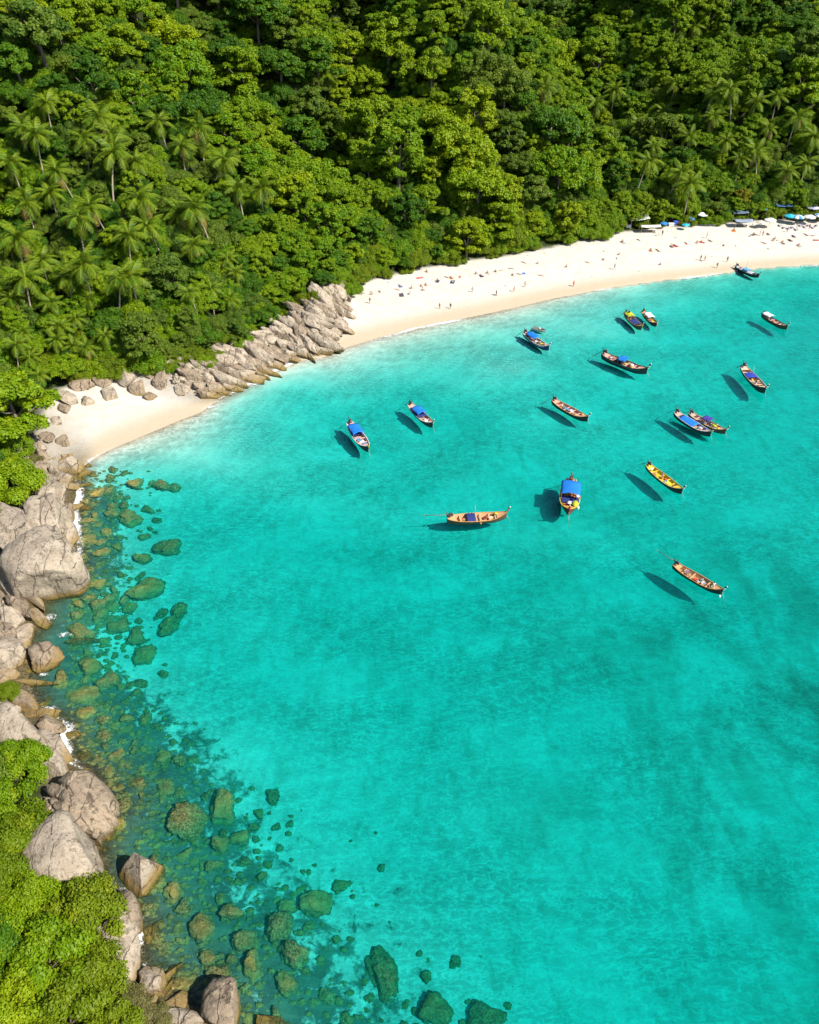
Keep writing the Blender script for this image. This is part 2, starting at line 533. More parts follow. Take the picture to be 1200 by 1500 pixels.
# ------------------------------------------------------------------ the sea: a closed body of absorbing water
def build_sea():
    x0, x1, y0, y1, zb = -3300, 3300, -440, 4700, -60
    xs = np.concatenate([np.linspace(x0, -200, 6), np.linspace(-180, 190, 40), np.linspace(220, x1, 6)])
    ys = np.concatenate([np.linspace(y0, 0, 4), np.linspace(10, 300, 40), np.linspace(330, y1, 6)])
    nx, ny = len(xs), len(ys)
    vs = [(x, y, 0.0) for y in ys for x in xs]
    fs = [(j * nx + i, j * nx + i + 1, (j + 1) * nx + i + 1, (j + 1) * nx + i) for j in range(ny - 1) for i in range(nx - 1)]
    rim = list(range(nx)) + [j * nx + nx - 1 for j in range(1, ny)] + [(ny - 1) * nx + i for i in range(nx - 2, -1, -1)] + [j * nx for j in range(ny - 2, 0, -1)]
    b = len(vs)
    vs += [(vs[i][0], vs[i][1], zb) for i in rim]
    m = len(rim)
    fs += [(rim[(k + 1) % m], rim[k], b + k, b + (k + 1) % m) for k in range(m)]
    fs.append(tuple(b + k for k in range(m - 1, -1, -1)))
    me = bpy.data.meshes.new('sea'); me.from_pydata(vs, [], fs); me.update()
    t = NT('sea_water')
    p = t.pos()
    w1 = t.noise(t.mapping(p, (0.34, 0.62, 1), (0, 0, 0.22)), 1.0, 3, 0.55, 0.3)
    w2 = t.noise(t.mapping(p, (1.1, 1.9, 1), (0, 0, -0.3)), 1.0, 4, 0.6, 0.5)
    w3 = t.noise(t.mapping(p, (0.06, 0.1, 1), (0, 0, 0.5)), 1.0, 3, 0.5, 0.0)
    h = t.math('ADD', t.math('MULTIPLY', w1, 0.55), t.math('MULTIPLY', w2, t.math('ADD', 0.10, t.math('MULTIPLY', w3, 0.28))))
    nrm = t.bump(h, 1.0, 0.085)
    # caustic light of the ripples painted as a noise tint of the transparent colour
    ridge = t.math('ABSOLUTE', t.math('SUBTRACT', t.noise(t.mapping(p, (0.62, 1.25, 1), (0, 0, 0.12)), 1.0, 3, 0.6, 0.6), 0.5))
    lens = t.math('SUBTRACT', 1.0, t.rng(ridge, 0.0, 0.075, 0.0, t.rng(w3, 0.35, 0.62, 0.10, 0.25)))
    caustic_tint = t.math('MULTIPLY', lens, t.rng(w1, 0.34, 0.60, 0.91, 1.0))
    tr = t.node('ShaderNodeBsdfTransparent', {'Color': caustic_tint})
    gl = t.node('ShaderNodeBsdfGlossy', {'Color': (0.62, 0.80, 0.86), 'Roughness': 0.06, 'Normal': nrm})
    fr = t.node('ShaderNodeFresnel', {'IOR': 1.333, 'Normal': nrm})
    mx = t.node('ShaderNodeMixShader', {0: fr.outputs[0], 1: tr.outputs[0], 2: gl.outputs[0]})
    t.l.new(mx.outputs[0], t.out.inputs['Surface'])
    va = t.node('ShaderNodeVolumeAbsorption', {'Color': (0.0, 0.962, 0.953), 'Density': 0.78})
    vs_ = t.node('ShaderNodeVolumeScatter', {'Color': (0.0, 0.90, 0.84), 'Density': 0.085})
    ad = t.node('ShaderNodeAddShader', {0: va.outputs[0], 1: vs_.outputs[0]})
    t.l.new(ad.outputs[0], t.out.inputs['Volume'])
    me.materials.append(t.m)
    o = link(bpy.data.objects.new('sea', me))
    tag(o, kind='structure')

build_sea()
# ------------------------------------------------------------------ rocks
def rock_material(name, c1, c2, c3, algae=True):
    t = NT(name)
    p = t.pos(); co = t.objco()
    z = t.node('ShaderNodeSeparateXYZ', {0: p}).outputs[2]
    rnd = t.node('ShaderNodeObjectInfo').outputs['Random']
    n1 = t.noise(p, 0.5, 6, 0.65, 0.3)
    n2 = t.noise(p, 2.6, 6, 0.7)
    n3 = t.noise(p, 14.0, 3, 0.7)
    streak = t.noise(t.mapping(p, (1.6, 1.6, 0.35)), 1.0, 5, 0.65, 0.8)
    c = t.mix(t.rng(n1, 0.38, 0.66), c1, c2)
    c = t.mix(t.rng(streak, 0.48, 0.68, 0, 0.8), c, c3)
    c = t.mix(t.rng(n2, 0.52, 0.70, 0, 0.7), c, tuple(x * 0.45 for x in c3))
    c = t.mix(t.math('MULTIPLY', rnd, 0.4), c, t.mix(0.5, c, c3))
    # parallel joints running down the dip of the granite
    vor = t.node('ShaderNodeTexVoronoi', {'Scale': 1.0, 'Randomness': 1.0}, feature='DISTANCE_TO_EDGE')
    wv = t.node('ShaderNodeVectorMath', {0: t.mapping(p, (0.40, 0.10, 0.20), (0.15, 0.1, 0.65))}, operation='ADD')
    wn_ = t.node('ShaderNodeTexNoise', {'Scale': 0.7, 'Detail': 5, 'Roughness': 0.65})
    sc_ = t.node('ShaderNodeVectorMath', operation='SCALE'); sc_.inputs['Scale'].default_value = 0.22
    t.l.new(p, wn_.inputs['Vector']); t.l.new(wn_.outputs['Color'], sc_.inputs[0])
    t.l.new(sc_.outputs[0], wv.inputs[1]); t.l.new(wv.outputs[0], vor.inputs['Vector'])
    crack = t.math('MULTIPLY', t.rng(vor.outputs['Distance'], 0.003, 0.022, 1, 0), t.rng(n1, 0.40, 0.55))
    c = t.mix(t.math('MULTIPLY', crack, 0.6), c, (0.04, 0.03, 0.022))
    if algae:
        zz = t.math('ADD', z, t.math('MULTIPLY', t.math('SUBTRACT', n2, 0.5), 1.5))
        c = t.mix(t.rng(zz, 1.8, 0.5, 0, 0.85), c, t.mix(t.rng(n3, 0.4, 0.6), (0.27, 0.175, 0.05), (0.17, 0.115, 0.03)))
        c = t.mix(t.rng(zz, 0.55, 0.1, 0, 0.92), c, t.mix(t.rng(n2, 0.4, 0.62), (0.17, 0.13, 0.02), (0.05, 0.045, 0.015)))
    h = t.math('ADD', t.math('MULTIPLY', n2, 0.6), t.math('SUBTRACT', t.math('MULTIPLY', n3, 0.14), t.math('MULTIPLY', crack, 0.7)))
    t.principled(c, 0.85, t.bump(h, 0.9, 0.4), 0.25)
    MATS[name] = t.m
    return t.m

GRANITE = rock_material('granite', (0.45, 0.375, 0.285), (0.35, 0.285, 0.21), (0.15, 0.118, 0.085))
GRANITE_DARK = rock_material('weathered_granite', (0.36, 0.28, 0.195), (0.26, 0.20, 0.14), (0.11, 0.085, 0.06))

def reef_material():
    t = NT('coral_rock')
    p = t.pos()
    n1 = t.noise(p, 1.2, 6, 0.7, 0.4)
    n2 = t.noise(p, 5.0, 5, 0.7)
    rnd = t.node('ShaderNodeObjectInfo').outputs['Random']
    c = t.mix(t.rng(n1, 0.35, 0.65), (0.30, 0.31, 0.10), (0.42, 0.38, 0.15))
    c = t.mix(t.rng(n2, 0.45, 0.58, 0, 0.9), c, (0.06, 0.065, 0.03))
    c = t.mix(t.math('MULTIPLY', rnd, 0.6), c, (0.16, 0.20, 0.11))
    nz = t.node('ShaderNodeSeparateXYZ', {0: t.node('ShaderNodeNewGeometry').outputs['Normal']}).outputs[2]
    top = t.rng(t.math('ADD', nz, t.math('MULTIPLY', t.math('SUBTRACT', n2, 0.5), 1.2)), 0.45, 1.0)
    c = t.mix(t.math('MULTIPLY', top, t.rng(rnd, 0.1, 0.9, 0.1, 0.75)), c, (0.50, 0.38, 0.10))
    t.principled(c, 0.95, t.bump(t.math('ADD', n1, n2), 1.0, 0.3), 0.1)
    return t.m
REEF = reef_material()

def rock_mesh(name, seed, cuts=7, power=0.85, amp=0.10, sub=4, cracks=0, freq=1.4, cut=(0.60, 0.9), tent=False):
    rnd = random.Random(seed)
    bm = bmesh.new()
    bmesh.ops.create_icosphere(bm, subdivisions=sub, radius=1)
    planes = []
    for _ in range(cuts):
        n = Vector((rnd.gauss(0, 1), rnd.gauss(0, 1), rnd.gauss(0.15, .8))).normalized()
        planes.append((n, rnd.uniform(*cut)))
    if tent:
        planes = [(Vector(n).normalized(), c) for n, c in (((.75, .15, .62), .42), ((-.85, .1, .5), .40), ((.1, .85, .5), .6), ((.15, -.85, .45), .55), ((.5, -.5, .7), .6))]
    crk = []
    for k in range(cracks):
        a = rnd.uniform(-0.35, 0.35)
        crk.append((Vector((math.sin(a), math.cos(a), rnd.uniform(-.3, .3))).normalized(), -0.62 + 1.24 * (k + .5) / cracks + rnd.uniform(-.12, .12), rnd.uniform(.07, .15)))
    if cracks:
        crk.append((Vector((1, rnd.uniform(-.5, .5), rnd.uniform(-.2, .4))).normalized(), rnd.uniform(-.3, .4), 0.07))
    off = Vector((seed * 1.37, seed * 2.11, seed * 0.73))
    for v in bm.verts:
        p = v.co.copy()
        p = Vector([math.copysign(abs(c) ** power, c) for c in p])
        for n, c in planes:
            e = p.dot(n) - c
            if e > 0:
                p -= n * e * 0.92
        dirn = p.normalized()
        p += dirn * amp * noise.fractal(p * freq + off, 0.9, 2.1, 5)
        for n, c, dp in crk:
            dist = p.dot(n) - c + 0.07 * noise.noise(p * 2.2 + off)
            p -= dirn * dp * math.exp(-(dist / 0.032) ** 2)
        v.co = p
    me = bpy.data.meshes.new(name)
    bm.to_mesh(me); bm.free()
    me.polygons.foreach_set('use_smooth', [True] * len(me.polygons))
    return me

BLOCKS = [rock_mesh('block', 40 + i, 13, 0.52, 0.12, 5, 0, 1.4, (.55, .85)) for i in range(8)]
SMOOTH = [rock_mesh('boulder', 80 + i, 6, 0.80, 0.10, 5) for i in range(5)]
CRACKED = [rock_mesh('cracked_boulder', 120 + i, 6, 0.74, 0.07, 6, 3 + i % 3) for i in range(5)]
ANGULAR = [rock_mesh('angular_boulder', 203, 12, 0.9, 0.09, 5, 0, 1.4, (.42, .68), True)]
CORAL = [rock_mesh('coral_rock', 160 + i, 5, 0.8, 0.26, 4, 0, 2.4) for i in range(8)]

def place_rock(name, me, loc, dims, rot, mat, label, group=None):
    o = mesh_obj(name, me, mat, None, loc, rot, (dims[0] / 2, dims[1] / 2, dims[2] / 2))
    tag(o, label, 'rock' if name != 'boulder' else 'boulder', group)
    return o

# hand-measured boulders of the left shore: photo centre, length px, width px, image angle of the long axis, height m, kind, label
HERO = [
    (70, 640, 26, 16, 30, 1.2, 'b', None), (52, 652, 30, 18, 35, 1.5, 'b', None), (30, 668, 30, 20, 30, 1.8, 's', None), (58, 690, 30, 20, 30, 1.8, 'b', None),
    (104, 680, 36, 27, 10, 3.4, 'a', 'dark angular boulder at the waterline where the small beach ends'),
    (80, 690, 18, 14, 30, 1.6, 'b', None), (62, 668, 26, 16, 40, 1.6, 'b', None), (92, 700, 34, 16, 15, 1.2, 'b', None),
    (100, 712, 36, 12, 5, 0.9, 'b', None), (40, 690, 34, 22, 40, 2.0, 'b', None),
    (66, 722, 66, 34, 48, 3.4, 'b', 'pale sloping granite slab below the small beach, leaning toward the water'),
    (88, 728, 30, 22, 50, 2.4, 'b', None), (100, 752, 26, 18, 60, 2.0, 's', None),
    (72, 778, 92, 56, 52, 5.2, 'c', 'large split granite block cut by deep parallel joints'),
    (97, 775, 70, 24, 55, 3.4, 'b', None), (44, 762, 30, 26, 70, 4.0, 'b', None),
    (18, 778, 124, 52, 32, 6.2, 'b', 'long bare granite ramp rising behind the big rounded boulder'),
    (68, 832, 100, 92, 28, 9.0, 's', 'huge rounded boulder with dark joints and an ochre foot standing in the water'),
    (4, 842, 30, 22, 30, 2.4, 's', None), (14, 862, 50, 20, 36, 2.2, 'b', None), (48, 876, 66, 13, 28, 1.3, 'b', None),
    (30, 890, 60, 26, 35, 2.6, 'b', 'pale finger of granite pointing seaward below the huge rounded boulder'),
    (12, 905, 50, 30, 40, 3.0, 'b', None), (58, 906, 52, 16, 30, 1.5, 'b', None), (4, 930, 50, 30, 40, 3.2, 'b', None),
    (34, 936, 34, 28, 80, 2.2, 's', None), (8, 958, 46, 40, 30, 3.6, 's', 'smooth tan boulder beside the flat topped block'),
    (68, 968, 54, 42, -20, 3.0, 'b', 'flat topped square block standing alone in shallow water'),
    (116, 930, 50, 15, -10, 1.1, 'b', None), (52, 1000, 70, 12, 3, 0.9, 'b', None), (36, 1028, 40, 24, 30, 1.8, 's', None),
    (72, 1046, 40, 16, 5, 0.9, 'b', None),
    (30, 1078, 110, 46, 34, 4.4, 's', 'broad pale granite slope above the foam with a leafy bush on it'),
    (74, 1064, 44, 22, 20, 2.2, 's', None), (78, 1092, 62, 26, 38, 2.6, 'b', None), (72, 1118, 66, 36, 35, 3.2, 's', None),
    (108, 1182, 118, 78, 30, 5.4, 'c', 'wide cracked granite boulder between two leafy bushes'),
    (96, 1256, 108, 84, 48, 7.0, 's', 'great smooth grey boulder half wrapped by bright bushes'),
    (206, 1276, 56, 54, -55, 6.0, 'a', 'lone pointed boulder with a yellow ridge rising from the water'),
    (184, 1346, 64, 36, 65, 3.4, 's', 'orange tinted rounded boulder against the leafy slope'),
    (176, 1392, 86, 56, 70, 4.6, 's', 'smooth pale boulder tucked under the lowest bushes'),
    (222, 1438, 42, 28, 15, 2.2, 's', 'small pale boulder at the edge of the dry bushes'),
    (327, 1474, 64, 50, 80, 4.2, 's', 'lone blunt grey boulder standing offshore of the dry bushes'),
    (398, 1500, 70, 24, 0, 1.0, 'b', None), (270, 1500, 60, 30, 10, 1.6, 's', None),
]
occupied = []
for i, (px, py, lw, ww, ang, hh, kind, lab) in enumerate(HERO):
    p = hit(px, py, hh * 0.25)
    if p.z < -1.0:
        p = G(px, py, 0.3)
    s = px_scale(p)
    dep = math.atan2(CAM_H - p.z, p.y)
    a = math.radians(ang)
    dx, dy = math.cos(a), -math.sin(a) / math.sin(dep)
    stretch = math.hypot(dx, dy)
    L = lw / s * min(stretch, 1.35); W = ww / s * 1.08
    me = {'b': BLOCKS, 's': SMOOTH, 'c': CRACKED, 'a': ANGULAR}[kind]
    ground = zt(p.x, p.y)
    loc = Vector((p.x, p.y, max(ground, -1.2) + hh * 0.22))
    me_i = me[i % len(me)]
    o = place_rock('boulder', me_i, loc, (L * 1.12, W * 1.12, hh * 1.15), (random.uniform(-.1, .1), random.uniform(.02, .22), math.atan2(dy, dx)),
                   GRANITE if i % 3 else GRANITE_DARK,
                   lab or 'weathered granite rock in the jumbled left shore between leafy slope and water',
                   None if lab else 'jumbled granite rocks of the left shore')
    occupied.append((p.x, p.y, max(L, W) * 0.42))

# rocky headland between the beaches and fill along the shore: blocks lie along the fall line of the slope
def near_occ(x, y, k=1.0):
    return any((x - a) ** 2 + (y - b) ** 2 < (r * k) ** 2 for a, b, r in occupied)

def grad(x, y):
    e = 1.5
    gx = float(interp(DD, x + e, y) - interp(DD, x - e, y)); gy = float(interp(DD, x, y + e) - interp(DD, x, y - e))
    return math.atan2(gy, gx)

rr = random.Random(5)
head, placed = [], []
tries = 0
while tries < 9000 and len(head) < 295:
    tries += 1
    px, py = rr.uniform(60, 520), rr.uniform(335, 610)
    p = hit(px, py)
    d, wr, dv = float(interp(DD, p.x, p.y)), float(interp(WR, p.x, p.y)), float(interp(DV, p.x, p.y))
    if d < 0.5 or dv > 1.5 or wr < 0.5:
        continue
    front = d < 3.0
    q_ = rr.choice([.7, .9, 1.1, 1.5]); L = rr.uniform(4.0, 8.5) * q_; W = rr.uniform(1.4, 2.5) * q_; Hh = rr.uniform(1.5, 2.6) * q_ ** .6
    if any((p.x - q[0]) ** 2 + (p.y - q[1]) ** 2 < (0.40 * (W + q[2])) ** 2 for q in placed):
        continue
    placed.append((p.x, p.y, W))
    head.append((p, L, W, Hh, d))
for k, (p, L, W, Hh, d) in enumerate(head):
    a = grad(p.x, p.y) + math.pi + rr.gauss(0.45, 0.20)
    o = place_rock('granite_rock', BLOCKS[k % 8], (p.x, p.y, p.z + Hh * 0.16), (L, W, Hh * 1.15), (rr.gauss(0, .15), rr.uniform(.22, .5) if d > 1 else rr.uniform(.1, .3), a),
                   GRANITE if k % 4 else GRANITE_DARK, '%s granite slab %s' % ('long' if L > 6 else 'short', 'at the waterline of the headland, ochre at its foot' if d < 2 else ('on the middle slope of the headland' if d < 6 else 'high on the headland just below the trees')), 'tilted granite slabs of the headland')
    o['category'] = 'rock'
# rocks behind the little beach
BACK = [(150, 555, 50, 30), (185, 545, 60, 34), (215, 545, 40, 26), (250, 540, 40, 26), (120, 565, 40, 26), (100, 585, 36, 22), (200, 572, 36, 16),
        (160, 580, 30, 14), (235, 562, 34, 20), (262, 528, 34, 28), (95, 600, 26, 14), (128, 590, 24, 14), (220, 582, 22, 12), (268, 572, 26, 14), (90, 648, 24, 10), (82, 620, 22, 10)]
for k, (px, py, w, h) in enumerate(BACK):
    p = hit(px, py)
    s = px_scale(p)
    place_rock('granite_rock', BLOCKS[(k + 3) % 8], (p.x, p.y, p.z + 0.25), (w / s * 1.25, w / s * .85, h / s * .75), (rr.gauss(0, .15), rr.uniform(.1, .35), rr.uniform(-1.3, -0.5)), GRANITE if k % 2 else GRANITE_DARK,
               'weathered grey rock lying on the back of the small sandy cove', 'rocks at the back of the small cove')
# gap fillers along the left shore
fill = []
tries = 0
while tries < 5000 and len(fill) < 130:
    tries += 1
    px, py = rr.uniform(-20, 300), rr.uniform(660, 1500)
    p = hit(px, py)
    d, wr, dv = float(interp(DD, p.x, p.y)), float(interp(WR, p.x, p.y)), float(interp(DV, p.x, p.y))
    if d < -1.2 or dv > 0.5 or wr < 0.5 or near_occ(p.x, p.y, 1.0):
        continue
    if any((p.x - q.x) ** 2 + (p.y - q.y) ** 2 < 2.0 for q, _ in fill):
        continue
    fill.append((p, d))
for k, (p, d) in enumerate(fill):
    L = rr.uniform(1.2, 3.6)
    place_rock('boulder', (BLOCKS + SMOOTH)[k % 13], (p.x, p.y, p.z - (0.1 if d > 0.5 else .35)), (L, L * rr.uniform(.5, .8), L * rr.uniform(.4, .65)), (rr.gauss(0, .2), rr.uniform(0, .3), grad(p.x, p.y) + math.pi + rr.gauss(0, .4)),
               GRANITE if k % 3 else GRANITE_DARK, 'small broken granite rock wedged among the left shore boulders', 'broken rocks between the left shore boulders')

# ------------------------------------------------------------------ submerged rocks
CORAL_PX = [(190, 762, 46, 28), (246, 803, 46, 22), (215, 868, 60, 32), (264, 898, 36, 26), (248, 918, 44, 28), (176, 920, 40, 30), (200, 936, 42, 26), (212, 962, 40, 28),
            (118, 930, 54, 22), (140, 722, 34, 18), (150, 812, 30, 14), (130, 980, 40, 30), (120, 1020, 50, 40), (160, 1000, 44, 36), (90, 1000, 40, 26),
            (275, 1206, 62, 40), (328, 1186, 60, 46), (352, 1230, 38, 28), (322, 1240, 30, 22), (462, 1328, 56, 42), (560, 1428, 76, 42), (636, 1482, 60, 50), (712, 1492, 64, 40),
            (296, 1362, 44, 50), (230, 1380, 36, 40), (305, 1405, 32, 26), (318, 1428, 44, 32), (270, 1440, 50, 40), (370, 1420, 50, 50), (240, 1395, 30, 22), (340, 1340, 40, 30),
            (410, 1360, 46, 36), (430, 1400, 50, 36), (420, 1440, 46, 34), (255, 1310, 36, 26), (170, 1110, 34, 22), (200, 1150, 34, 26), (240, 1110, 28, 18), (500, 1300, 30, 18), (360, 1380, 40, 30)]
ck = 0
cocc = []
NAMED = [(a, b, n_) for a, b, n_ in ((104, 680, 'dark angular boulder'), (68, 832, 'huge rounded boulder'), (68, 968, 'flat topped square block'), (30, 1078, 'broad pale granite slope'), (108, 1182, 'wide cracked boulder'), (206, 1274, 'lone pointed boulder'), (176, 1392, 'smooth pale boulder'), (327, 1474, 'lone blunt boulder'))]
def by_boulder(px, py):
    return min(NAMED, key=lambda q: (q[0] - px) ** 2 + (q[1] - py) ** 2)[2]
def coral(px, py, w, h, lab, grp):
    global ck
    p = hit(px, py)
    if p.z > -0.15: return
    s = px_scale(p)
    W = w / s
    Hh = min(W * rr.uniform(.4, .65), 1.9, max(0.3, -p.z * 1.4))
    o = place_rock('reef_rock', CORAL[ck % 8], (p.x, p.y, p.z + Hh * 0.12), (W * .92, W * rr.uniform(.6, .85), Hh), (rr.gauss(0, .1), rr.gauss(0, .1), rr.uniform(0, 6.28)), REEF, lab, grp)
    ck += 1
    cocc.append((p.x, p.y, W * .4))
for c in CORAL_PX:
    coral(*c, 'large submerged yellow green rock in clear water off the %s' % by_boulder(c[0], c[1]), 'large submerged rocks off the ' + by_boulder(c[0], c[1]))
tries = 0
while tries < 6000 and ck < 290:
    tries += 1
    py = rr.uniform(690, 1500)
    sx = 110 if py < 1050 else 110 + (py - 1050) * 0.35
    px = sx + abs(rr.gauss(0, 1)) * (52 if py < 1000 else 52 + (py - 1000) * .26)
    p = hit(px, py)
    w = rr.choice([10, 12, 14, 17, 20, 24, 30])
    if p.z > -0.3 or any((p.x - a) ** 2 + (p.y - b) ** 2 < (r + w / 50) ** 2 for a, b, r in cocc):
        continue
    coral(px, py, w, w, '%s mottled stone under water off the %s' % ('small' if w < 18 else 'middling', by_boulder(px, py)), 'submerged stones off the ' + by_boulder(px, py))

# rubble between them: too small and too many to pick apart
def rubble():
    vs, fs = [], []
    bm = bmesh.new(); bmesh.ops.create_icosphere(bm, subdivisions=2, radius=1)
    base = np.array([v.co[:] for v in bm.verts]); bf = np.array([[x.index for x in f.verts] for f in bm.faces]); bm.free()
    V, Fc = [], []
    n = 0
    while n < 3600:
        py = rr.uniform(690, 1520)
        sx = 100 if py < 1050 else 100 + (py - 1050) * 0.35
        px = sx + abs(rr.gauss(0, 1)) * (48 if py < 1000 else 48 + (py - 1000) * .26)
        p = hit(px, py)
        if p.z > -0.25: continue
        r = rr.uniform(.15, .5)
        k = base * (r * RNG.uniform(.75, 1.2, (len(base), 1))) * np.array([1, rr.uniform(.6, 1), rr.uniform(.4, .8)]) + np.array([p.x, p.y, p.z])
        V.append(k); Fc.append(bf + n * len(base)); n += 1
    me = bpy.data.meshes.new('rubble')
    me.from_pydata(np.concatenate(V).tolist(), [], np.concatenate(Fc).tolist()); me.update()
    me.polygons.foreach_set('use_smooth', [True] * len(me.polygons))
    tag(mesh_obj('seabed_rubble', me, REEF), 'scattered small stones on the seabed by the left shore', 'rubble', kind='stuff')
rubble()

# ------------------------------------------------------------------ vegetation
def leaf_material(name, a, b, c, trans=0.35):
    if name in MATS: return MATS[name]
    t = NT(name)
    rnd = t.node('ShaderNodeObjectInfo').outputs['Random']
    tone = t.attr('tone')
    col = t.mix(rnd, a, b)
    col = t.mix(t.rng(tone, 0.45, 1.0, 0, 0.75), col, c)
    col = t.mix(t.rng(tone, 0.4, 0.0, 0, 0.6), col, tuple(x * .45 for x in a))
    d = t.node('ShaderNodeBsdfPrincipled', {'Base Color': col, 'Roughness': 0.55})
    d.inputs['Specular IOR Level'].default_value = 0.25
    tr = t.node('ShaderNodeBsdfTranslucent', {'Color': t.mix(0.5, col, (0.20, 0.26, 0.01))})
    mx = t.node('ShaderNodeMixShader', {0: trans, 1: d.outputs[0], 2: tr.outputs[0]})
    t.l.new(mx.outputs[0], t.out.inputs['Surface'])
    MATS[name] = t.m
    return t.m

LEAF_BRIGHT = leaf_material('bright_leaves', (0.115, 0.245, 0.003), (0.190, 0.295, 0.003), (0.30, 0.36, 0.005))
LEAF_DEEP = leaf_material('deep_leaves', (0.035, 0.115, 0.005), (0.075, 0.180, 0.005), (0.15, 0.25, 0.007))
LEAF_OLIVE = leaf_material('olive_leaves', (0.075, 0.150, 0.013), (0.135, 0.205, 0.013), (0.21, 0.27, 0.025))
LEAF_YELLOW = leaf_material('yellow_leaves', (0.24, 0.23, 0.008), (0.28, 0.25, 0.010), (0.36, 0.28, 0.02))
LEAF_BUSH = leaf_material('bush_leaves', (0.125, 0.200, 0.004), (0.17, 0.235, 0.005), (0.27, 0.30, 0.010))
LEAF_DRY = leaf_material('dry_leaves', (0.15, 0.14, 0.045), (0.19, 0.18, 0.05), (0.25, 0.20, 0.10))
LEAF_PALM = leaf_material('palm_leaves', (0.065, 0.155, 0.006), (0.135, 0.215, 0.008), (0.27, 0.30, 0.012), 0.3)
LEAF_LIME = leaf_material('lime_leaves', (0.18, 0.30, 0.003), (0.25, 0.34, 0.003), (0.35, 0.39, 0.005))
LEAF_PALM_DRY = leaf_material('withered_palm_leaves', (0.22, 0.16, 0.05), (0.30, 0.24, 0.05), (0.34, 0.26, 0.06), 0.2)
BARK = paint('bark', (0.20, 0.16, 0.12), 0.9, 0.4)
PALM_BARK = paint('palm_bark', (0.34, 0.29, 0.22), 0.9, 0.35)

def leaf_cloud(name, rng, blobs, n, size, up=0.45, low=-0.35):
    B = np.array([b[:3] for b in blobs]); Rr = np.array([b[3] for b in blobs]); Fl = np.array([b[4] if len(b) > 4 else 1.0 for b in blobs])
    btone = rng.uniform(0.0, 1.0, len(B))
    w = Rr ** 2; w /= w.sum()
    bi = rng.choice(len(B), n, p=w)
    d = rng.normal(size=(n, 3)); d /= np.linalg.norm(d, axis=1, keepdims=True)
    d[:, 2] = np.where(d[:, 2] < low, -d[:, 2], d[:, 2])
    rad = Rr[bi] * (0.35 + 0.9 * rng.random(n))
    off = d * rad[:, None]; off[:, 2] *= Fl[bi]
    p = B[bi] + off
    nr = d + rng.normal(scale=.55, size=(n, 3)); nr[:, 2] += up
    nr /= np.linalg.norm(nr, axis=1, keepdims=True)
    t = np.cross(nr, rng.normal(size=(n, 3))); t /= np.linalg.norm(t, axis=1, keepdims=True)
    b = np.cross(nr, t)
    s = size * rng.uniform(.6, 1.25, n)[:, None]
    P = np.stack([p - t * s, p + b * s * .55, p + t * s, p - b * s * .55], 1)
    tone = np.clip(btone[bi] * .55 + rng.random(n) * .45, 0, 1)
    return quads_mesh(name, P, tone)

def crown_blobs(rng, R_, Hc, base, k, shape):
    """branches carry lobes, lobes carry leaf clumps of many sizes"""
    out = []
    lobes = max(7, k // 5)
    for i in range(lobes):
        th = i * 2.39996 + rng.uniform(-.5, .5)
        h = (i + .5) / lobes
        if shape == 'dome':
            rad = R_ * math.sqrt(1 - (h * .97) ** 2) * rng.uniform(.55, .95); z = base + Hc * h * rng.uniform(.75, 1.1); lr = rng.uniform(1.3, 2.3) * R_ / 5; fl = .7
        elif shape == 'tall':
            rad = R_ * math.sqrt(max(0.02, 1 - (2 * h - .8) ** 2 / 1.5)) * rng.uniform(.4, .9); z = base + Hc * h; lr = rng.uniform(1.1, 2.0) * R_ / 4.4; fl = .8
        else:
            rad = R_ * (1.05 - h * .8) * rng.uniform(.5, 1.0); z = base + Hc * (int(h * 6) + .5) / 6 + rng.uniform(-.3, .3); lr = rng.uniform(1.3, 2.3); fl = .48
        c = np.array([rad * math.cos(th), rad * math.sin(th), z])
        for j in range(9):
            d = rng.normal(size=3); d /= np.linalg.norm(d); d[2] = abs(d[2]) * .9 - .1
            q = c + d * np.array([1, 1, fl]) * lr * rng.uniform(.5, 1.05)
            out.append((q[0], q[1], q[2], lr * rng.uniform(.2, .52), rng.uniform(.55, 1.0)))
    return out

def trunk_mesh(rng, Hh, r, limbs, spread):
    m = MB()
    bend = rng.uniform(-.5, .5, 2)
    top = Vector((bend[0], bend[1], Hh))
    m.tube([(0, 0, -1.5), (bend[0] * .2, bend[1] * .2, Hh * .35), (bend[0] * .6, bend[1] * .6, Hh * .7), top], [r * 1.3, r, r * .75, r * .4], 7)
    for i in range(limbs):
        a = 2 * math.pi * i / limbs + rng.uniform(-.4, .4)
        s = Vector((bend[0] * .5, bend[1] * .5, Hh * rng.uniform(.45, .7)))
        e = s + Vector((math.cos(a) * spread, math.sin(a) * spread, Hh * rng.uniform(.25, .45)))
        mid = (s + e) / 2 + Vector((0, 0, -.3))
        m.tube([s, mid, e], [r * .5, r * .35, r * .15], 5)
    return m.mesh('trunk', True)

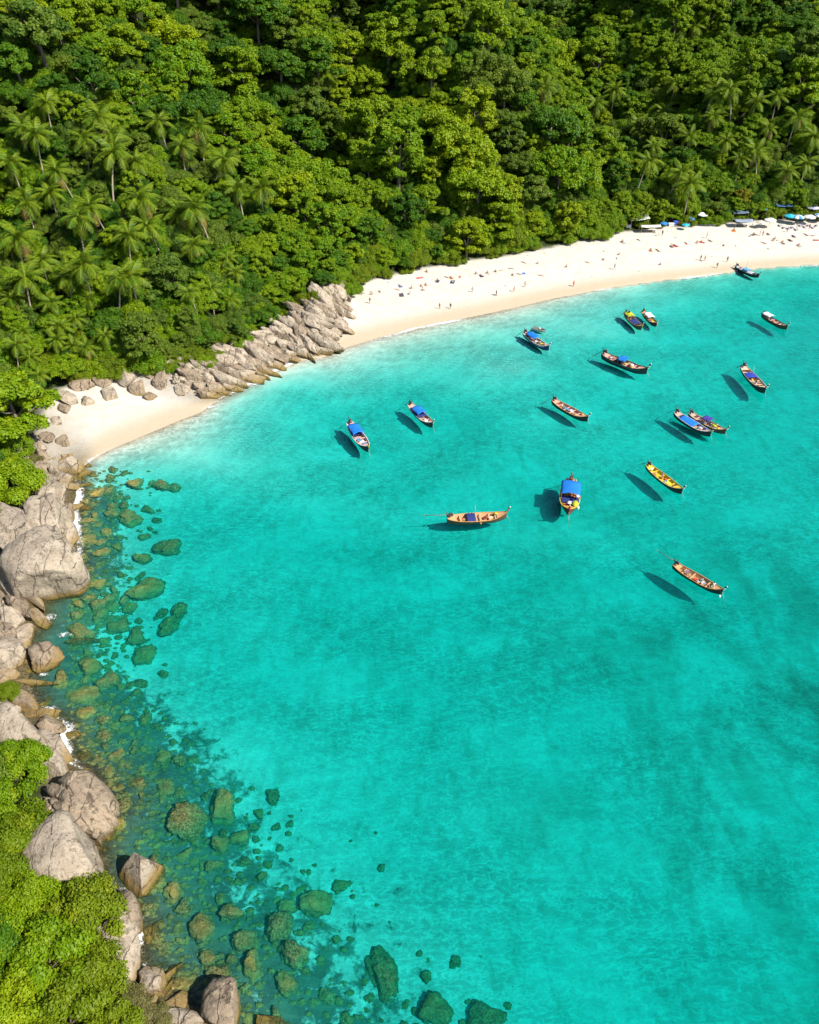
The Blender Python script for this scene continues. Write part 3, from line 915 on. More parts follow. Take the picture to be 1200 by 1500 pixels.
TREE_SHAPES = []       # (crown mesh, trunk mesh, radius, height)
rng_t = np.random.default_rng(21)
for shp, R_, Hc, base, k in (('dome', 5.6, 4.6, 4.6, 95), ('dome', 4.8, 4.2, 5.0, 75), ('dome', 6.2, 4.4, 4.2, 115), ('tall', 4.1, 8.0, 3.6, 90), ('tall', 4.7, 7.0, 3.2, 95), ('layered', 5.4, 8.0, 2.6, 120), ('layered', 4.8, 6.5, 3.0, 100)):
    bl = crown_blobs(rng_t, R_, Hc, base, k, shp)
    cm = leaf_cloud('crown', rng_t, bl, 26000, 0.25)
    TREE_SHAPES.append((cm, trunk_mesh(rng_t, base + Hc * .6, .30, 5, R_ * .6), R_, base + Hc))
BUSH_SHAPES = []
for R_, Hc, k in ((3.0, 2.2, 42), (2.6, 2.0, 34), (3.3, 2.6, 52)):
    bl = []
    for i in range(k):
        th = rng_t.uniform(0, 6.28); u = math.sqrt(rng_t.random())
        bl.append((R_ * u * math.cos(th), R_ * u * math.sin(th), .4 + Hc * (1 - u * u * .8) * rng_t.uniform(.75, 1.05), rng_t.uniform(.5, .95), .85))
    cm = leaf_cloud('foliage', rng_t, bl, 26000, 0.125, 0.3)
    st = MB()
    for i in range(7):
        a = i * .9
        st.tube([(0.2 * math.cos(a), .2 * math.sin(a), -.6), (.7 * math.cos(a), .7 * math.sin(a), Hc * .5), (1.5 * math.cos(a), 1.5 * math.sin(a), Hc * .9)], [.09, .06, .03], 5)
    BUSH_SHAPES.append((cm, st.mesh('stems', True), R_, Hc))

TREE_KINDS = {
    'bright': (LEAF_BRIGHT, 'bright green broadleaf tree in the hillside forest', 'bright green trees of the hillside forest'),
    'deep': (LEAF_DEEP, 'deep green broadleaf tree in the hillside forest', 'deep green trees of the hillside forest'),
    'lime': (LEAF_LIME, 'lime', 'lime'),
    'olive': (LEAF_OLIVE, 'dull olive grey broadleaf tree in the hillside forest', 'olive trees of the hillside forest'),
}
def make_tree(shape, mat, loc, rz, sc, label, group, name='broadleaf_tree'):
    cm, tm, R_, Hh = shape
    root = empty(name, loc, rz)
    root.scale = (sc[0], sc[0], sc[1])
    tag(root, label, 'tree', group)
    mesh_obj('trunk', tm, BARK, root)
    mesh_obj('crown', cm, mat, root)
    return root
def make_bush(shape, mat, loc, rz, sc, label, group=None):
    cm, tm, R_, Hh = shape
    root = empty('leafy_bush', loc, rz)
    root.scale = (sc[0], sc[0], sc[1])
    tag(root, label, 'bush', group)
    mesh_obj('stems', tm, BARK, root)
    mesh_obj('foliage', cm, mat, root)
    return root

# ---- coconut palms
def frond_mesh(L, droop, seed):
    r_ = np.random.default_rng(seed)
    n = 15
    quads, tones = [], []
    pts = []
    for i in range(n + 1):
        u = i / n
        x = L * (u - 0.18 * u * u * droop); z = L * (0.34 * u - (0.42 + .42 * droop) * u * u)
        pts.append(Vector((x, 0, z)))
    for i in range(n):
        a, b = pts[i], pts[i + 1]
        w = 0.06 * (1 - i / n) + .02
        quads.append([a + Vector((0, -w, 0)), b + Vector((0, -w, 0)), b + Vector((0, w, 0)), a + Vector((0, w, 0))]); tones.append(1.0)
        if i < 1: continue
        ll = L * 0.25 * math.sin(math.pi * min(1, (i + 1.5) / (n + 2.5)) ** .8) + .12
        fwd = (b - a).normalized()
        for sgn in (-1, 1):
            tip = a + fwd * ll * .55 + Vector((0, sgn * ll * .85, -ll * (.35 + .3 * r_.random())))
            wv = fwd * (L / n * .62)
            quads.append([a - wv * .6, a + wv * .9, tip + wv * .3, tip - wv * .1]); tones.append(float(r_.uniform(.2, .85)))
    return quads_mesh('frond', np.array([[v[:] for v in q] for q in quads]), np.array(tones))
FRONDS = [frond_mesh(5.0, .35, 1), frond_mesh(5.3, .75, 2), frond_mesh(4.8, 1.15, 3)]

def palm_proto(seed, Hh, lean):
    r_ = random.Random(seed)
    root = empty('coconut_palm')
    m = MB()
    n = 9
    pts = [(lean * (i / n) ** 1.7, 0, Hh * i / n - (0.8 if i == 0 else 0)) for i in range(n + 1)]
    m.tube(pts, [.24 - .11 * (i / n) for i in range(n + 1)], 7)
    m.build('trunk', PALM_BARK, root, True)
    k = 20
    top = Vector((pts[-1][0], 0, Hh))
    for i in range(k):
        lvl = i / k
        me = FRONDS[0 if lvl < .3 else (1 if lvl < .65 else 2)]
        elev = 1.0 - 1.65 * lvl + r_.uniform(-.12, .12)
        o = mesh_obj('frond', me, LEAF_PALM_DRY if lvl > .85 and r_.random() < .6 else LEAF_PALM, root, top, None, r_.uniform(.85, 1.1))
        o.rotation_euler = (r_.uniform(-.25, .25), -elev, i * 2.39996 + r_.uniform(-.2, .2))
    c = MB()
    for i in range(5):
        a = i * 1.26
        c.blob((top.x + .28 * math.cos(a), .28 * math.sin(a), Hh - .35), .15, seed=i, sub=1)
    c.build('coconuts', PALM_BARK, root, True)
    return root
PALMS = [palm_proto(1, 11, 1.2), palm_proto(2, 9.5, -.9), palm_proto(3, 12.5, 2.4), palm_proto(4, 10.5, .5), palm_proto(5, 11.5, 3.0)]
PALM_H = [11, 9.5, 12.5, 10.5, 11.5]
PALM_PX = [(325, 232), (292, 188), (240, 180), (265, 215), (150, 226), (65, 152), (30, 190), (48, 200), (75, 282), (150, 300), (210, 290), (258, 312),
           (160, 408), (192, 404), (380, 270), (352, 278), (18, 468), (58, 440), (110, 468), (70, 500), (40, 525), (105, 505), (150, 490), (308, 424), (350, 402), (330, 380),
           (150, 172), (178, 200), (120, 205), (95, 410), (30, 410),
           (1130, 190), (1105, 150), (988, 122), (985, 252), (1012, 268), (1042, 172), (1060, 205), (1152, 250), (1020, 40), (868, 152), (800, 130), (900, 130), (1182, 240),
           (925, 182), (960, 215), (972, 165), (1082, 132), (1165, 172), (1120, 225), (1085, 235), (1010, 200), (940, 235), (1195, 200), (1040, 130), (1140, 140)]
PALM_PX += [(15, 440), (85, 445), (130, 440), (35, 485), (90, 480), (130, 510), (15, 510), (55, 550), (120, 380), (60, 380), (20, 350), (230, 330), (280, 360), (300, 300), (110, 320), (40, 300), (180, 350), (200, 240), (100, 250), (20, 240), (340, 440), (285, 430)]
palm_pts = []
used = [False] * 5
for i, (px, py) in enumerate(PALM_PX):
    k = i % 5
    small = (px, py) in ((70, 500), (40, 525), (105, 505), (150, 490), (350, 402), (308, 424), (330, 380), (18, 468), (110, 468), (58, 440)) or (i >= len(PALM_PX) - 22 and py > 425)
    sc = random.uniform(.5, .66) if small else random.uniform(.78, 1.06)
    p = hit(px, py, PALM_H[k] * sc)
    loc = Vector((p.x, p.y, zt(p.x, p.y) - .1))
    if not used[k]:
        o = PALMS[k]; used[k] = True
        o.location = loc; o.rotation_euler = (0, 0, random.uniform(0, 6.28)); o.scale = (sc,) * 3
    else:
        o = copy_tree(PALMS[k], loc, random.uniform(0, 6.28), sc)
    if px < 600:
        lean = 'leaning' if k in (2, 4) else 'upright'
        tag(o, '%s %s coconut palm rising from the wooded headland slope' % (lean, 'tall' if sc > .92 else 'middling') if not small else 'short coconut palm at the lower edge of the headland woods', 'palm tree',
            'coconut palms on the headland' if not small else 'short palms at the foot of the headland')
    else:
        tag(o, '%s %s coconut palm in the forest behind the long beach' % ('leaning' if k in (2, 4) else 'upright', 'tall' if sc > .92 else 'middling'), 'palm tree', 'coconut palms behind the long beach')
    palm_pts.append((loc.x, loc.y, sc))
# the small palm by the tarpaulin shelters
p = hit(942, 333)
o = copy_tree(PALMS[1], (p.x, p.y, p.z), 1.0, .5)
tag(o, 'small palm standing on the sand between the white tarpaulin shelters', 'palm tree')
# ---- hand-placed bushes of the left shore
HAND = [   # px, py (centre), width px, kind, label
    (22, 612, 110, 'tree', 'bright layered tree overhanging the small sandy cove'),
    (14, 715, 84, 'bush', 'bright leafy bush above the split granite block'),
    (8, 1010, 40, 'bush', 'narrow leafy bush in the gap above the foam'),
    (22, 1128, 96, 'bush', 'bright bush growing on the broad pale granite slope'),
    (24, 1238, 112, 'bush', 'yellow green bush covering the top of the great smooth boulder'),
    (40, 1330, 110, 'bush2', None), (112, 1358, 130, 'bush2', None), (60, 1420, 130, 'bush2', None), (130, 1440, 120, 'bush2', None), (20, 1480, 120, 'bush2', None), (90, 1500, 120, 'bush2', None),
    (18, 655, 60, 'bush', 'bush in the shade under the bright layered tree'), (40, 672, 40, 'dry', 'low ochre shrub between the bright layered tree and the cove boulders'), (5, 690, 50, 'bush', 'bush wedged between the layered tree and the bright leafy bush'),
    (180, 1478, 86, 'dry', 'dry brownish bush at the seaward end of the lower slope'), (225, 1500, 60, 'dry', 'straggly dry bush next to the small pale boulder'), (150, 1510, 90, 'bush2', None), (-20, 1390, 120, 'bush2', None), (-20, 1300, 110, 'bush2', None), (-30, 1180, 90, 'bush2', None)]
hand_pts = []
for i, (px, py, w, kind, lab) in enumerate(HAND):
    p = hit(px, py, 1.4 if kind != 'tree' else 5)
    s = px_scale(p)
    R_w = w / s / 2
    rz = random.uniform(0, 6.28)
    g = zt(p.x, p.y)
    if kind == 'tree':
        sh = TREE_SHAPES[6]; k = R_w / sh[2]
        make_tree(sh, LEAF_BRIGHT, (p.x, p.y, g - .3), rz, (k * 1.1, k * .95), lab, None)
    else:
        sh = BUSH_SHAPES[i % 3]; k = R_w / sh[2] * 1.0
        make_bush(sh, LEAF_DRY if kind == 'dry' else (LEAF_BUSH, LEAF_LIME, LEAF_BUSH, LEAF_BRIGHT)[i % 4], (p.x, p.y, g - .2), rz, (k * .93, k * (1.15 if kind != 'dry' else .6)),
                  lab or 'dense bright green bush covering the lower left slope', None if lab else 'bushes covering the lower left slope')
    hand_pts.append((p.x, p.y, R_w))

# ---- forest: darts thrown over every slope the photograph shows
rf = random.Random(99)
cell = {}
trees = []
def visible(x, y, z):
    for k in range(1, 14):
        f = 1 - k * .045
        if zt(x * f, y * f) + 5 > CAM_H + (z - CAM_H) * f: return False
    return True
cand = []
XS = np.array([rf.uniform(-190, 195) for _ in range(42000)]); YS = np.array([rf.uniform(120, 400) for _ in range(42000)])
ZS, VS = interp(ZZ, XS, YS), interp(DV, XS, YS)
for x, y, z, dv in zip(XS, YS, ZS, VS):
    if dv < 1.0: continue
    px, py, dep = proj(x, y, z + 9)
    if not (-260 < px < 1460 and -130 < py < 620): continue
    sc = (.72 + .95 * rf.random() ** 1.6) * (1.0 if dv > 7 else .62)
    rad = 3.3 * sc + .1
    c = (int(x // 6), int(y // 6))
    ok = True
    for i in range(-1, 2):
        for j in range(-1, 2):
            for q in cell.get((c[0] + i, c[1] + j), ()):
                if (x - q[0]) ** 2 + (y - q[1]) ** 2 < (rad + q[2]) ** 2 * .72: ok = False; break
            if not ok: break
        if not ok: break
    if not ok or not visible(x, y, z + 10 * sc): continue
    cell.setdefault(c, []).append((x, y, rad))
    trees.append([x, y, z, sc, dv, dep])
def kind_of(x, y):
    n = float(fbm(x / 26, y / 26, 77, 2)) + rf.gauss(0, .12)
    px_, py_, _ = proj(x, y, zt(x, y) + 6)
    if (((px_ - 555) / 70) ** 2 + ((py_ - 135) / 60) ** 2 < 1 or (610 < px_ < 800 and 170 < py_ < 370 and abs(px_ - 640 - (py_ - 180) * .65) < 65)) and rf.random() < .93: return 'lime'
    if 560 < px_ < 830 and py_ > 150: n += .08
    if rf.random() < .06: return 'lime'
    return 'bright' if n > .47 else ('deep' if n > .33 else 'olive')
for t_ in trees:
    x, y = t_[0], t_[1]
    dmin = min(math.hypot(x - a, y - b) for a, b, _ in palm_pts)
    if dmin < 6.0: t_[3] = min(t_[3] * .7, .68)
    t_.append(kind_of(x, y))
    t_.append(rf.randrange(len(TREE_SHAPES))); t_.append(rf.uniform(0, 6.28)); t_.append(rf.uniform(.85, 1.15))
def show_key(t_):
    px, py, _ = proj(t_[0], t_[1], t_[2] + 7)
    return t_[5] / (t_[3] + .15) + (0 if -20 < px < 1220 and -20 < py else 1e6)
trees.sort(key=show_key)
print('forest trees', len(trees))
N_IND = 290
for x, y, z, sc, dv, dep, kd, si, rz, vs_ in trees[:N_IND]:
    mat, lab, grp = TREE_KINDS[kd]
    px, py, _ = proj(x, y, z + 5)
    form = ('broad domed', 'broad domed', 'broad domed', 'tall narrow', 'tall narrow', 'tiered', 'tiered')[si]
    size = 'large' if sc > 1.15 else ('small' if sc < .7 else 'middling')
    near_palm = min(math.hypot(x - a, y - b) for a, b, _ in palm_pts) < 7
    where = 'among the coconut palms' if near_palm else ('above the headland rocks' if px < 520 and dv < 14 else ('on the headland ridge' if px < 420 else ('at the back of the long beach' if dv < 14 else 'on the slope behind the long beach')))
    lab = '%s %s %s tree %s' % (size, form, {'bright': 'bright green', 'deep': 'deep green', 'olive': 'olive green', 'lime': 'yellow green'}[kd], where)
    grp = 'forest trees ' + where
    make_tree(TREE_SHAPES[si], mat, (x, y, z - .3), rz, (sc, sc * vs_), lab, grp)
# the rest of the wood, and the undergrowth, read as one mass each
def scatter_mass(name, label, cat, lib_items, pts):
    """pts: (x, y, z, rz, sx, sz, index into lib_items)"""
    lib = bpy.data.collections.new(name + '_library')
    for a, (cm, mat) in enumerate(lib_items):
        o = bpy.data.objects.new('%s_kind_%02d' % (name, a), cm)
        o.material_slots[0].link = 'OBJECT'
        o.material_slots[0].material = mat
        lib.objects.link(o)
    me = bpy.data.meshes.new(name)
    me.from_pydata([p_[:3] for p_ in pts], [], [])
    def at(nm, typ, vals, key):
        a = me.attributes.new(nm, typ, 'POINT'); a.data.foreach_set(key, np.array(vals).reshape(-1))
    at('rot', 'FLOAT_VECTOR', [(0, 0, p_[3]) for p_ in pts], 'vector')
    at('scl', 'FLOAT_VECTOR', [(p_[4], p_[4], p_[5]) for p_ in pts], 'vector')
    at('idx', 'INT', [p_[6] for p_ in pts], 'value')
    o = link(bpy.data.objects.new(name, me))
    tag(o, label, cat, kind='stuff')
    ng = bpy.data.node_groups.new(name, 'GeometryNodeTree')
    ng.interface.new_socket('Geometry', in_out='INPUT', socket_type='NodeSocketGeometry')
    ng.interface.new_socket('Geometry', in_out='OUTPUT', socket_type='NodeSocketGeometry')
    gi, go = ng.nodes.new('NodeGroupInput'), ng.nodes.new('NodeGroupOutput')
    ci = ng.nodes.new('GeometryNodeCollectionInfo'); ci.inputs[0].default_value = lib
    ci.inputs['Separate Children'].default_value = True; ci.inputs['Reset Children'].default_value = True
    ip = ng.nodes.new('GeometryNodeInstanceOnPoints'); ip.inputs['Pick Instance'].default_value = True
    def na(nm, typ):
        n = ng.nodes.new('GeometryNodeInputNamedAttribute'); n.data_type = typ; n.inputs['Name'].default_value = nm
        return n.outputs['Attribute']
    ng.links.new(gi.outputs[0], ip.inputs['Points']); ng.links.new(ci.outputs[0], ip.inputs['Instance'])
    ng.links.new(na('idx', 'INT'), ip.inputs['Instance Index'])
    ng.links.new(na('rot', 'FLOAT_VECTOR'), ip.inputs['Rotation'])
    ng.links.new(na('scl', 'FLOAT_VECTOR'), ip.inputs['Scale'])
    ng.links.new(ip.outputs[0], go.inputs[0])
    md = o.modifiers.new('scatter', 'NODES'); md.node_group = ng
kinds = sorted(TREE_KINDS)
if len(trees) > N_IND:
    scatter_mass('forest', 'dense tropical forest covering the upper hillside', 'forest', [(sh[0], TREE_KINDS[kd][0]) for kd in kinds for sh in TREE_SHAPES],
                 [(t_[0], t_[1], t_[2] - .3, t_[8], t_[3], t_[3] * t_[9], kinds.index(t_[6]) * len(TREE_SHAPES) + t_[7]) for t_ in trees[N_IND:]])
under = []
for x in np.arange(-190, 195, 4.2):
    for y in np.arange(8, 390, 4.2):
        xx, yy = x + rf.uniform(-1.8, 1.8), y + rf.uniform(-1.8, 1.8)
        if float(interp(DV, xx, yy)) < 4: continue
        z = zt(xx, yy)
        px, py, _ = proj(xx, yy, z + 2)
        if not (-420 < px < 1460 and -110 < py < 1900) or (py > 560 and px > -25) or not visible(xx, yy, z + 6): continue
        k = rf.uniform(.8, 1.35)
        under.append((xx, yy, z - .3, rf.uniform(0, 6.28), k, k * rf.uniform(.9, 1.5), rf.randrange(9)))
print('undergrowth', len(under))
scatter_mass('undergrowth', 'leafy undergrowth filling the gaps beneath the forest trees', 'undergrowth', [(b[0], m_) for m_ in (LEAF_DEEP, LEAF_BRIGHT, LEAF_OLIVE) for b in BUSH_SHAPES], under)
# the yellow tree near the parasols
p = hit(1088, 285, 5)
make_tree(TREE_SHAPES[4], LEAF_YELLOW, (p.x, p.y, zt(p.x, p.y)), 0.4, (.55, .62), 'yellow leaved tree above the beach parasols', None)

# ---- shrubs along the foot of the woods
sh_n = 0
tries = 0
while tries < 9000 and sh_n < 270:
    tries += 1
    px, py = rf.uniform(60, 1200), rf.uniform(290, 560)
    p = hit(px, py)
    dv = float(interp(DV, p.x, p.y))
    on_head = 225 < px < 520 and p.y < 215
    if not ((-.6 if on_head else -.2) < dv < 7): continue
    k = rf.uniform(.5, .85) if on_head else rf.uniform(.6, 1.35)
    if px > 900: k = min(k, .8)
    where = 'above the headland rocks' if on_head else ('behind the small cove' if px < 300 else ('behind the parasols and shelters of the long beach' if px > 880 else 'where the wooded slope meets the long beach'))
    bright = rf.random() < .6
    make_bush(BUSH_SHAPES[sh_n % 3], LEAF_BUSH if bright else LEAF_BRIGHT, (p.x, p.y, p.z - .2), rf.uniform(0, 6.28), (k, k * rf.uniform(.8, 1.3)),
              '%s leafy shrub %s' % ('bright yellow green' if bright else 'mid green', where), 'shrubs ' + where)
    sh_n += 1
# ------------------------------------------------------------------ people (one continuous skinned body each, hair as a child)
def skin_material():
    t = NT('skin_tone')
    rnd = t.node('ShaderNodeObjectInfo').outputs['Random']
    c = t.mix(rnd, (0.50, 0.30, 0.20), (0.30, 0.16, 0.09))
    t.principled(c, 0.6, None, 0.3)
    return t.m
SKIN = skin_material()
CLOTH = object_colour_mat('garment')
HAIR = paint('hair', (0.035, 0.022, 0.015), 0.7, 0.2)

J = {   # joints of a 1.70 m body, standing: name -> (x forward, y left, z up, radius)
    'pelvis': (0, 0, .92, .135), 'belly': (0, 0, 1.08, .125), 'chest': (0, 0, 1.28, .15), 'neckb': (0, 0, 1.43, .07), 'neck': (0, 0, 1.49, .052),
    'head': (.012, 0, 1.57, .085), 'crown': (.005, 0, 1.655, .07),
}
def pose_joints(kind):
    j = {k: list(v) for k, v in J.items()}
    def arm(s, el, wr, ha):
        sg = 'l' if s > 0 else 'r'
        j['sh' + sg] = [0, .19 * s, 1.40, .062]
        j['el' + sg] = [el[0], el[1] * s, el[2], .043]
        j['wr' + sg] = [wr[0], wr[1] * s, wr[2], .032]
        j['ha' + sg] = [ha[0], ha[1] * s, ha[2], .036]
        j['fi' + sg] = [ha[0] * 1.0 + (ha[0] - wr[0]) * .9, (ha[1] + (ha[1] - wr[1]) * .9) * s, ha[2] + (ha[2] - wr[2]) * .9, .018]
    def leg(s, kn, an, to):
        sg = 'l' if s > 0 else 'r'
        j['hip' + sg] = [0, .09 * s, .88, .095]
        j['kn' + sg] = [kn[0], kn[1] * s, kn[2], .065]
        j['an' + sg] = [an[0], an[1] * s, an[2], .042]
        j['to' + sg] = [to[0], to[1] * s, to[2], .036]
    if kind == 'stand':
        for s in (1, -1): arm(s, (-.03, .25, 1.13), (.05, .27, .90), (.08, .27, .82)); leg(s, (.02, .11, .50), (-.02, .12, .08), (.16, .13, .04))
    elif kind == 'walk':
        arm(1, (.12, .24, 1.15), (.28, .22, .98), (.33, .21, .92)); arm(-1, (-.16, .24, 1.15), (-.12, .25, .92), (-.10, .25, .84))
        leg(1, (-.06, .10, .50), (-.34, .10, .16), (-.20, .10, .05)); leg(-1, (.22, .10, .54), (.24, .10, .09), (.40, .10, .05))
    elif kind == 'sit':
        for s in (1, -1): arm(s, (.06, .26, 1.14), (.28, .18, 1.02), (.35, .15, 1.0)); leg(s, (.42, .13, .94), (.48, .13, .52), (.64, .14, .47))
    elif kind == 'sitfloor':
        for s in (1, -1): arm(s, (-.14, .27, 1.15), (-.26, .28, .92), (-.30, .28, .85)); leg(s, (.36, .16, 1.20), (.62, .15, .86), (.76, .15, .84))
    elif kind == 'lie':
        for s in (1, -1): arm(s, (-.02, .30, 1.18), (-.02, .34, .95), (-.02, .34, .86)); leg(s, (.04, .12, .50), (0, .14, .08), (.10, .18, .0))
    return j
def person_mesh(kind):
    j = pose_joints(kind)
    names = list(j)
    E = [('pelvis', 'belly'), ('belly', 'chest'), ('chest', 'neckb'), ('neckb', 'neck'), ('neck', 'head'), ('head', 'crown')]
    for s in 'lr':
        E += [('chest', 'sh' + s), ('sh' + s, 'el' + s), ('el' + s, 'wr' + s), ('wr' + s, 'ha' + s), ('ha' + s, 'fi' + s),
              ('pelvis', 'hip' + s), ('hip' + s, 'kn' + s), ('kn' + s, 'an' + s), ('an' + s, 'to' + s)]
    me = bpy.data.meshes.new('skeleton')
    me.from_pydata([j[n][:3] for n in names], [(names.index(a), names.index(b)) for a, b in E], [])
    o = bpy.data.objects.new('skeleton', me); COL.objects.link(o)
    o.modifiers.new('skin', 'SKIN')
    for i, n in enumerate(names):
        r = j[n][3]
        me.skin_vertices[0].data[i].radius = (r, r)
        me.skin_vertices[0].data[i].use_root = (n == 'pelvis')
    sd = o.modifiers.new('sub', 'SUBSURF'); sd.levels = 1; sd.render_levels = 1
    dg = bpy.context.evaluated_depsgraph_get()
    bm_ = bpy.data.meshes.new_from_object(o.evaluated_get(dg))
    COL.objects.unlink(o); bpy.data.objects.remove(o)
    bm_.name = 'body_' + kind
    bm_.materials.clear()
    bm_.materials.append(SKIN); bm_.materials.append(CLOTH)
    hi, ch, kn = Vector(j['pelvis'][:3]), Vector(j['chest'][:3]), Vector(j['knl'][:3])
    for p in bm_.polygons:
        c = p.center
        p.use_smooth = True
        near_hip = (c - hi).length < .20 or (Vector((c.x, abs(c.y), c.z)) - Vector((j['hipl'][0], .09, .88))).length < .16
        torso = abs(c.y) < .21 and .9 < c.z < 1.43 and kind in ('sit', 'walk', 'stand') and c.x < .2
        p.material_index = 1 if (near_hip or torso) else 0
    shift = {'stand': 0.0, 'walk': 0.0, 'sit': .80, 'sitfloor': .80, 'lie': .78}[kind]
    M = Matrix.Translation((0, 0, -shift)) if kind != 'lie' else Matrix.Translation((0, 0, .13)) @ Matrix.Rotation(-math.pi / 2, 4, 'Y') @ Matrix.Translation((0, 0, -.9))
    bm_.transform(M)
    h = MB(); h.blob((-.012, 0, 1.625), .098, (1, .92, .86), 2, .12, 2)
    hm = h.mesh('hair', True); hm.transform(M)
    return bm_, hm
BODIES = {k: person_mesh(k) for k in ('stand', 'walk', 'sit', 'sitfloor', 'lie')}
def make_person(kind, loc, rz, col, label, group=None):
    bm_, hm = BODIES[kind]
    root = empty('person', loc, rz)
    tag(root, label, 'person', group)
    b = mesh_obj('body', bm_, None, root)
    b.color = (*col, 1)
    mesh_obj('hair', hm, HAIR, root)
    return root

# ------------------------------------------------------------------ longtail boats
RED = (0.55, 0.04, 0.03)
BOAT_L = 9.5
def sheer(u):     # u in -1 (stern) .. 1 (bow)
    return .84 + .16 * u * u + (.62 * ((u - .35) / .65) ** 2 if u > .35 else 0) + (.18 * ((-u - .6) / .4) ** 2 if u < -.6 else 0)
def halfbeam(u):
    if u >= 0: return 1.14 * max(0.0, 1 - u ** 2.5) ** .85 + .02
    return 1.14 * (1 - .52 * (-u) ** 2.4)
def keel(u):
    return -.34 + (.62 * ((u - .45) / .55) ** 2 if u > .45 else 0) + (.26 * ((-u - .5) / .5) ** 2 if u < -.5 else 0)
US = [-1 + 2 * i / 26 for i in range(27)]

def section(u, inset, floor=None):
    b, zs, zk = max(halfbeam(u) - inset, .012), sheer(u), keel(u)
    x = u * BOAT_L / 2
    pts = []
    for s, lst in ((-1, (1.0, .75, .5, .25, .08)), (1, (.08, .25, .5, .75, 1.0))):
        for f in lst:
            z = zk + (zs - zk) * f
            w = b * (f ** .42)
            if floor is not None: z = max(z, floor)
            pts.append((x, s * w, z))
    return pts

